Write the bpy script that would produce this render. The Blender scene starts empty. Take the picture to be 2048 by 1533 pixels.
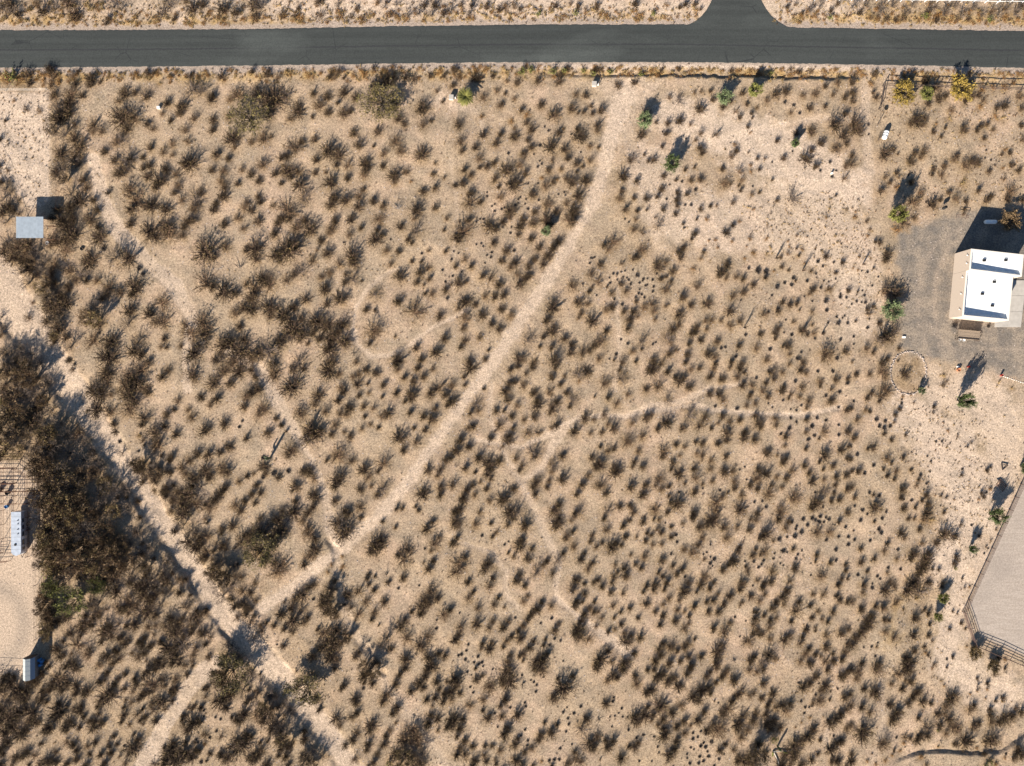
import bpy, math, random
import numpy as np
R = math.radians
SC = bpy.context.scene
COL = SC.collection
# ---------------------------------------------------------------- camera, light, exposure
H = 136.5
cam_d = bpy.data.cameras.new('camera'); cam = bpy.data.objects.new('camera', cam_d); COL.objects.link(cam)
cam.location = (0, 0, H); cam.rotation_euler = (0, 0, 0)
cam_d.sensor_width = 36; cam_d.lens = 24; cam_d.clip_start = 1; cam_d.clip_end = 6000
SC.camera = cam
SUN_EL, SX, SY = 24.1, .491, .871            # shadows run towards (+.491, +.871)
w = bpy.data.worlds.new('World'); SC.world = w; w.use_nodes = True
nt = w.node_tree; nt.nodes.clear()
sky = nt.nodes.new('ShaderNodeTexSky'); sky.sky_type = 'NISHITA'; sky.sun_disc = False
sky.sun_elevation = R(SUN_EL); sky.sun_rotation = math.atan2(-SX, -SY)
sky.ozone_density = 2.5; sky.dust_density = .3; sky.altitude = 1200
bg = nt.nodes.new('ShaderNodeBackground'); bg.inputs[1].default_value = .05
wo = nt.nodes.new('ShaderNodeOutputWorld')
nt.links.new(sky.outputs[0], bg.inputs[0]); nt.links.new(bg.outputs[0], wo.inputs[0])
sd = bpy.data.lights.new('sun', 'SUN'); sd.energy = 5.0; sd.angle = R(.53); sd.color = (1, .915, .80)
so = bpy.data.objects.new('sun', sd); COL.objects.link(so); so.location = (-60, -100, 80)
so.rotation_euler = (R(90 - SUN_EL), 0, math.atan2(SY, SX) - R(90))
SC.view_settings.view_transform = 'Standard'; SC.view_settings.look = 'None'
SC.view_settings.exposure = 1.33; SC.view_settings.gamma = 1
# ---------------------------------------------------------------- helpers
def P(px, py): return ((px - 1024) / 10., (766.5 - py) / 10.)
def tag(o, label=None, cat=None, group=None, kind=None):
    if label: o['label'] = label
    if cat: o['category'] = cat
    if group: o['group'] = group
    if kind: o['kind'] = kind
    return o
def link(o, parent=None):
    COL.objects.link(o)
    if parent is not None: o.parent = parent
    return o
def empty(name, loc, rz=0):
    o = bpy.data.objects.new(name, None); o.location = loc; o.rotation_euler = (0, 0, rz); o.empty_display_size = .3
    return link(o)
class MB:
    def __init__(s): s.v = []; s.f = []; s.m = []; s.smooth = False
    def add(s, vs, fs, mi=0):
        b = len(s.v); s.v += [tuple(x) for x in vs]; s.f += [tuple(i + b for i in f) for f in fs]; s.m += [mi] * len(fs)
    def box(s, x0, x1, y0, y1, z0, z1, mi=0):
        s.add([(x0,y0,z0),(x1,y0,z0),(x1,y1,z0),(x0,y1,z0),(x0,y0,z1),(x1,y0,z1),(x1,y1,z1),(x0,y1,z1)],
              [(0,3,2,1),(4,5,6,7),(0,1,5,4),(1,2,6,5),(2,3,7,6),(3,0,4,7)], mi)
    def prism(s, pts, z0, z1, mi=0):
        n = len(pts)
        s.add([(x,y,z0) for x,y in pts] + [(x,y,z1) for x,y in pts],
              [tuple(range(n))[::-1], tuple(range(n, 2*n))] + [(i,(i+1)%n,(i+1)%n+n,i+n) for i in range(n)], mi)
    def tube(s, a, b, r0, r1=None, n=6, mi=0, caps=True):
        r1 = r0 if r1 is None else r1
        a = np.array(a, float); b = np.array(b, float); d = b - a; L = np.linalg.norm(d)
        if L < 1e-6: return
        d /= L; u = np.cross(d, (0,0,1.) if abs(d[2]) < .9 else (1.,0,0)); u /= np.linalg.norm(u); v = np.cross(d, u)
        vs = []
        for c, r in ((a, r0), (b, r1)):
            for k in range(n):
                t = 2*math.pi*k/n; vs.append(tuple(c + r*(math.cos(t)*u + math.sin(t)*v)))
        fs = [(k,(k+1)%n,(k+1)%n+n,k+n) for k in range(n)]
        if caps: fs += [tuple(range(n))[::-1], tuple(range(n,2*n))]
        s.add(vs, fs, mi)
    def lathe(s, prof, c=(0,0,0), n=16, mi=0, axis='z'):
        vs = []
        for r, z in prof:
            for k in range(n):
                t = 2*math.pi*k/n; p = (r*math.cos(t), r*math.sin(t), z)
                if axis == 'x': p = (p[2], p[0], p[1])
                if axis == 'y': p = (p[0], p[2], p[1])
                vs.append((p[0]+c[0], p[1]+c[1], p[2]+c[2]))
        m = len(prof); fs = []
        for i in range(m-1):
            for k in range(n): fs.append((i*n+k, i*n+(k+1)%n, (i+1)*n+(k+1)%n, (i+1)*n+k))
        fs += [tuple(range(n))[::-1], tuple(range((m-1)*n, m*n))]
        s.add(vs, fs, mi)
    def mesh(s, name, mats):
        me = bpy.data.meshes.new(name); me.from_pydata(s.v, [], s.f)
        for m in mats: me.materials.append(m)
        if len(mats) > 1: me.polygons.foreach_set('material_index', s.m)
        if s.smooth: me.polygons.foreach_set('use_smooth', [True]*len(s.f))
        me.update(); return me
    def build(s, name, mat, parent=None, loc=None):
        o = bpy.data.objects.new(name, s.mesh(name, mat if isinstance(mat, (list, tuple)) else [mat]))
        if loc is not None: o.location = loc
        return link(o, parent)
# ---------------------------------------------------------------- materials
def mat(name, col, rough=.9, var=.25, scale=6., col2=None, bump=0., metal=0., rnd=0., spec=.2, coord='Object'):
    m = bpy.data.materials.new(name); m.use_nodes = True; n = m.node_tree; b = n.nodes['Principled BSDF']
    b.inputs['Roughness'].default_value = rough; b.inputs['Metallic'].default_value = metal
    b.inputs['Specular IOR Level'].default_value = spec
    tc = n.nodes.new('ShaderNodeTexCoord')
    no = n.nodes.new('ShaderNodeTexNoise'); no.inputs['Scale'].default_value = scale; no.inputs['Detail'].default_value = 5
    n.links.new(tc.outputs[coord], no.inputs['Vector'])
    c2 = col2 or tuple(c*(1-var) for c in col); c1 = col if col2 else tuple(c*(1+var) for c in col)
    mx = n.nodes.new('ShaderNodeMix'); mx.data_type = 'RGBA'
    mx.inputs[6].default_value = (*c1, 1); mx.inputs[7].default_value = (*c2, 1)
    rp = n.nodes.new('ShaderNodeMapRange'); rp.inputs[1].default_value = .35; rp.inputs[2].default_value = .65
    n.links.new(no.outputs[0], rp.inputs[0]); out = mx.outputs[2]
    if rnd:
        oi = n.nodes.new('ShaderNodeObjectInfo'); ad = n.nodes.new('ShaderNodeMath'); ad.operation = 'MULTIPLY_ADD'
        n.links.new(oi.outputs['Random'], ad.inputs[0]); ad.inputs[1].default_value = rnd; ad.inputs[2].default_value = 1 - rnd/2
        ml = n.nodes.new('ShaderNodeVectorMath'); ml.operation = 'SCALE'
        n.links.new(mx.outputs[2], ml.inputs[0]); n.links.new(ad.outputs[0], ml.inputs['Scale']); out = ml.outputs[0]
    n.links.new(rp.outputs[0], mx.inputs[0]); n.links.new(out, b.inputs['Base Color'])
    if bump:
        bp = n.nodes.new('ShaderNodeBump'); bp.inputs['Strength'].default_value = bump; bp.inputs['Distance'].default_value = .02
        n.links.new(no.outputs[0], bp.inputs['Height']); n.links.new(bp.outputs[0], b.inputs['Normal'])
    return m
M = {}
M['twig_dark'] = mat('twig_dark', (.076,.048,.031), rnd=.7, scale=3)
M['twig_grey'] = mat('twig_grey', (.130,.098,.078), rnd=.4, scale=3)
M['twig_brown'] = mat('twig_brown', (.125,.076,.046), rnd=.6, scale=3)
M['twig_pale'] = mat('twig_pale', (.20,.17,.15), rnd=.3, scale=3)
M['twig_rust'] = mat('twig_rust', (.20,.11,.055), rnd=.4, scale=3)
M['bark'] = mat('bark', (.10,.08,.065), scale=12, bump=.5)
M['leaf_olive'] = mat('leaf_olive', (.105,.072,.032), rnd=.6, scale=2)
M['leaf_brown'] = mat('leaf_brown', (.150,.100,.052), rnd=.5, scale=2)
M['leaf_green'] = mat('leaf_green', (.075,.10,.035), rnd=.3, scale=2)
M['leaf_pale'] = mat('leaf_pale', (.145,.18,.085), rnd=.3, scale=2)
M['leaf_yellow'] = mat('leaf_yellow', (.27,.19,.045), rnd=.3, scale=2)
M['leaf_lime'] = mat('leaf_lime', (.165,.165,.045), rnd=.3, scale=2)
M['leaf_gold'] = mat('leaf_gold', (.20,.145,.06), rnd=.5, scale=2)
M['frond'] = mat('frond', (.15,.145,.04), scale=2)
M['straw'] = mat('straw', (.38,.27,.13), rnd=.5, scale=3)
M['rust_leaf'] = mat('rust_leaf', (.27,.145,.05), rnd=.5, scale=3)
M['clump'] = mat('clump', (.045,.038,.036), rnd=.5, scale=4)
M['cactus'] = mat('cactus', (.10,.12,.06), scale=10)
M['ribwood'] = mat('ribwood', (.42,.38,.32), scale=10)
M['white'] = mat('white_paint', (.78,.78,.76), rough=.5, var=.05)
M['roof_white'] = mat('roof_coating', (.76,.77,.76), rough=.6, var=.07, scale=1.5, bump=.1)
M['stucco'] = mat('stucco', (.46,.38,.31), var=.05, scale=8, bump=.3)
M['concrete'] = mat('concrete', (.42,.385,.34), var=.08, scale=1.2, bump=.1)
M['metal_roof'] = mat('galvanised_metal', (.40,.45,.49), rough=.45, var=.08, metal=.25, scale=2)
M['steel'] = mat('galvanised_pipe', (.42,.40,.38), rough=.5, metal=.5)
M['rust'] = mat('rusty_pipe', (.15,.075,.045), rough=.85, var=.3, scale=4)
M['brownpipe'] = mat('brown_pipe', (.12,.075,.06), rough=.8, var=.3, scale=4)
M['black'] = mat('black_rubber', (.02,.02,.02), rough=.8)
M['glass'] = mat('dark_glass', (.03,.035,.045), rough=.15, spec=.6)
M['trailer'] = mat('trailer_skin', (.42,.47,.54), rough=.4, var=.05, metal=.2)
M['shed'] = mat('shed_panel', (.43,.45,.43), rough=.6, var=.06)
M['shed_shaded'] = mat('shed_shaded_panel', (.20,.25,.33), rough=.6, var=.06)  # sky-lit shade of the east side painted into the panel colour
M['shed_dark'] = mat('shed_wall', (.16,.14,.13), rough=.8, var=.15)
M['blue'] = mat('blue_plastic', (.05,.16,.35), rough=.4)
M['wood'] = mat('weathered_wood', (.27,.21,.155), scale=7, var=.3, bump=.3)
M['wood_dark'] = mat('dark_wood', (.075,.055,.045), scale=7, var=.3)
M['rock'] = mat('rock', (.36,.30,.26), scale=5, var=.3, bump=.5, rnd=.5)
M['rock_white'] = mat('white_rock', (.70,.66,.60), scale=5, var=.12, rnd=.2)
M['red'] = mat('red_paint', (.30,.04,.03), rough=.6)
M['orange'] = mat('terracotta', (.42,.17,.08), rough=.8)
# ---------------------------------------------------------------- terrain: where sand, gravel and banks lie
def vnoise(x, y, s, seed):
    rs = np.random.RandomState(seed); T = rs.rand(256, 256)
    u = x/s + 1000.37; v = y/s + 1000.71; i = np.floor(u).astype(int); j = np.floor(v).astype(int); a = u-i; b = v-j
    a = a*a*(3-2*a); b = b*b*(3-2*b)
    g = lambda p, q: T[p % 256, q % 256]
    return (g(i,j)*(1-a)+g(i+1,j)*a)*(1-b) + (g(i,j+1)*(1-a)+g(i+1,j+1)*a)*b
def fbm(x, y, s, seed, o=4):
    r = 0; a = .5; t = 0
    for k in range(o): r = r + a*vnoise(x, y, s/2**k, seed+k*17); t += a; a *= .55
    return r/t
def sst(x): x = np.clip(x, 0, 1); return x*x*(3-2*x)
def edge(x, y, pts):
    """metres outside the edge of a band; pts = (px, py, half width px)"""
    best = np.full(x.shape, 1e9)
    q = [(*P(a, b), c/10.) for a, b, c in pts]
    for (x0,y0,w0),(x1,y1,w1) in zip(q, q[1:]):
        dx, dy = x1-x0, y1-y0; L = dx*dx+dy*dy+1e-9
        t = np.clip(((x-x0)*dx+(y-y0)*dy)/L, 0, 1)
        d = np.hypot(x-x0-t*dx, y-y0-t*dy) - (w0+t*(w1-w0)); best = np.minimum(best, d)
    return best
def inside(x, y, pts):
    """signed distance to polygon, negative inside, metres"""
    q = [P(a, b) for a, b in pts]; n = len(q); c = np.zeros(x.shape, bool); best = np.full(x.shape, 1e9)
    for i in range(n):
        (x0,y0),(x1,y1) = q[i], q[(i+1) % n]
        if y0 != y1:
            c ^= ((y0 > y) != (y1 > y)) & (x < (x1-x0)*(y-y0)/(y1-y0)+x0)
        dx, dy = x1-x0, y1-y0; t = np.clip(((x-x0)*dx+(y-y0)*dy)/(dx*dx+dy*dy+1e-9), 0, 1)
        best = np.minimum(best, np.hypot(x-x0-t*dx, y-y0-t*dy))
    return np.where(c, -best, best)
TRAIL = [(1255,180,20),(1222,270,16),(1207,340,13),(1185,410,13),(1150,470,11),(1090,570,12),(1055,620,13),(1010,690,13),(940,790,12),(880,870,11),(820,960,11),(760,1030,12),(690,1095,11),(640,1130,10),(580,1180,12),(525,1215,12)]
PATHS = [
 ([(950,880,3),(1040,895,3),(1100,870,5),(1150,838,4),(1200,830,3),(1250,833,3),(1300,820,3),(1360,816,3),(1390,810,3),(1420,820,3),(1500,827,3),(1600,832,3),(1680,815,3)],1),
 ([(1250,835,4),(1300,812,4),(1370,803,5),(1420,776,3),(1480,770,2)],.8),
 ([(705,650,2),(715,690,2),(740,712,3),(775,712,3),(820,690,2),(865,655,2),(905,637,2),(935,618,2)],.8),
 ([(706,655,2),(712,615,2),(735,578,2),(765,552,2),(800,535,1)],.8),
 ([(900,320,2),(915,420,1.5),(905,520,1.5),(907,640,1.5)],.4),
 ([(985,770,2),(978,830,2),(1000,890,2.5),(1035,955,4),(1065,1010,5),(1080,1045,6),(1100,1090,7),(1118,1125,4),(1112,1170,4),(1115,1200,4)],.6),
 ([(1010,1140,3),(1012,1190,3),(1040,1220,2)],.6),([(920,1085,2),(985,1105,3),(1005,1140,3)],.6),
 ([(1110,1195,4),(1160,1235,4),(1215,1275,8),(1260,1310,8)],.9),
 ([(1050,960,4),(1085,935,6),(1105,890,7),(1140,850,5)],.7),
 ([(1236,560,3),(1234,640,3),(1240,690,3),(1228,780,4)],.5),
 ([(1735,140,8),(1728,260,8),(1740,330,8),(1738,420,6)],.6),
 ([(185,320,12),(205,400,13),(235,460,14),(290,520,12),(350,570,14),(385,640,10),(372,700,6),(375,780,7)],.9),
 ([(450,700,5),(520,740,8),(548,790,12),(575,840,11),(610,900,5),(640,960,5),(655,1010,8),(660,1060,8),(675,1100,9)],.9),
 ([(675,1100,5),(672,1150,5),(685,1200,6),(705,1255,8),(745,1330,8),(790,1400,8),(830,1450,9),(880,1520,11),(900,1560,12)],.42),
 ([(430,1325,14),(390,1360,16),(355,1410,14),(330,1450,14),(290,1530,20)],1),
 ([(1880,1120,12),(1900,1080,14),(1925,1160,16),(1900,1250,18),(1890,1330,26),(1960,1390,24),(2060,1400,24)],.5),
 ([(1870,740,12),(1870,800,16),(1960,780,30),(2000,850,35),(2010,940,25),(1985,1080,10),(1945,1180,9)],.5),
 ([(1405,290,6),(1500,270,5),(1560,250,4),(1650,235,4),(1700,240,6)],.6),
 ([(230,910,4),(290,905,4)],.3),([(1655,1440,2),(1650,1500,3)],.5),([(1760,1350,4),(1770,1440,5),(1740,1540,5)],.4),
]
WASH = [(-60,470,30),(0,575,44),(52,650,36),(104,720,28),(146,780,27),(190,850,25),(235,910,20),(272,965,18),(312,1030,19),(358,1100,20),(400,1160,19),(446,1230,22),(496,1290,27),(552,1345,24),(604,1405,23),(655,1465,20),(705,1540,20),(745,1600,20)]
GULLY = [(655,1080,3),(672,1100,4),(678,1125,4),(668,1150,3),(660,1180,3),(690,1230,4),(715,1275,4),(745,1320,4),(770,1350,3)]
GRAVEL = [(1800,470),(1850,448),(1900,436),(1960,420),(2120,410),(2120,770),(2010,752),(1960,738),(1900,724),(1830,712),(1802,690),(1800,650),(1815,600),(1812,560),(1790,525)]
ARENA = [(2070,905),(1939,1208),(1961,1272),(2080,1325),(2300,1325),(2300,905)]
YARD = [(-40,918),(40,928),(72,945),(80,1000),(80,1180),(78,1260),(66,1320),(50,1355),(-40,1340)]
PADDOCK = [(-60,190),(98,184),(99,400),(60,425),(20,360),(-60,370)]
PALE = [([(1880,790,30),(1970,800,60),(2020,880,55),(1995,1000,25),(1960,1100,20),(1910,1200,25),(1900,1320,35),(2000,1385,40)],.6),([(1340,230,40),(1440,260,45),(1560,310,60),(1640,360,60),(1700,380,40)],.85),([(1300,330,50),(1340,430,50),(1450,450,60),(1600,440,70),(1700,500,60),(1720,640,40)],.6),
        ([(1810,820,25),(1900,900,60),(1950,1000,50),(1890,1120,40)],.8),([(560,20,25),(1000,18,25),(1400,18,25),(1700,20,18)],.9),([(1420,270,30),(1500,250,25)],.5),
        ([(-20,30,5),(300,20,18),(560,20,20)],.5),([(880,200,12),(960,230,10)],.5),([(1250,190,60),(1240,260,30)],.4)]
road_top = lambda px: np.interp(px, [-400,0,260,520,800,1030,1365,1580,1800,2048,2450], [64,62,61.5,59.5,54,51,50.5,56.5,60,64,68])
road_bot = lambda px: np.interp(px, [-400,0,260,520,800,1030,1365,1540,1800,2048,2450], [140,136,134,131.3,127,124.8,124.8,126.5,131,136,142])
STEPS = [ # lines with the ground dropping on the north side: xs, ys, drop, decay
 ([1060,1130,1300,1500,1690,1740],[152,153,153,157,160,160],[.05,.25,.42,.48,.40,.0],3.),
 ([1780,1800,1830,1860,1960,2000,2048,2150],[1535,1522,1511,1507,1512,1508,1478,1420],[0,.28,.36,.38,.36,.4,.4,.4],4.),
]
def height(x, y):
    px = x*10+1024; py = 766.5-y*10
    flat = np.minimum(inside(x, y, GRAVEL), np.minimum(inside(x, y, ARENA), inside(x, y, YARD)))
    rd = np.maximum(road_top(px)-py, py-road_bot(px))/10.
    side = np.maximum(np.abs(px-1472)/10.-9, (py-60)/10.)
    rough = sst(flat/3.) * sst((np.minimum(rd, side)-.5)/3.)
    z = ((fbm(x, y, 9, 3)-.5)*.55 + (fbm(x, y, 1.6, 9, 3)-.5)*.14)*rough
    ew = edge(x, y, WASH); n = (fbm(x, y, 2.2, 21, 3)-.5)*1.8
    dep = np.interp(px, [0, 90, 160, 420, 600, 700], [.3,.32,.42,.5,.38,.3])
    z -= dep*np.clip(.2+1.3*vnoise(x, y, 5, 51), .2, 1.2)*sst(1-(ew+n)/.9) * rough
    eg = edge(x, y, GULLY); z -= np.clip(-.08+.45*vnoise(x, y, 3., 41), 0, .26)*sst(1-(eg+n*.5)/.6)
    for pts, k in PATHS: z -= .07*k*sst(1-edge(x, y, pts)/.5)*rough
    z -= .13*sst(1-(edge(x, y, TRAIL)+n*.3)/.9)*rough
    for xs, ys, dr, dc in STEPS:
        yl = (766.5-np.interp(px, xs, ys))/10. + (vnoise(x, y, 1.2, 5)-.5)*.6
        s = y-yl; d = np.interp(px, xs, dr, left=0, right=0)
        z -= d*sst(s/.35)*np.exp(-np.maximum(s-.4, 0)/dc)*sst((rd-.3)/1.)
    # wheel-cut edges along the footpath
    e = edge(x, y, [(1270,822,0),(1300,813,0),(1365,800,0),(1375,812,0),(1400,817,0)]); z -= .0*e
    return z
def zat(x, y): return float(height(np.array([x]), np.array([y]))[0])
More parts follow.
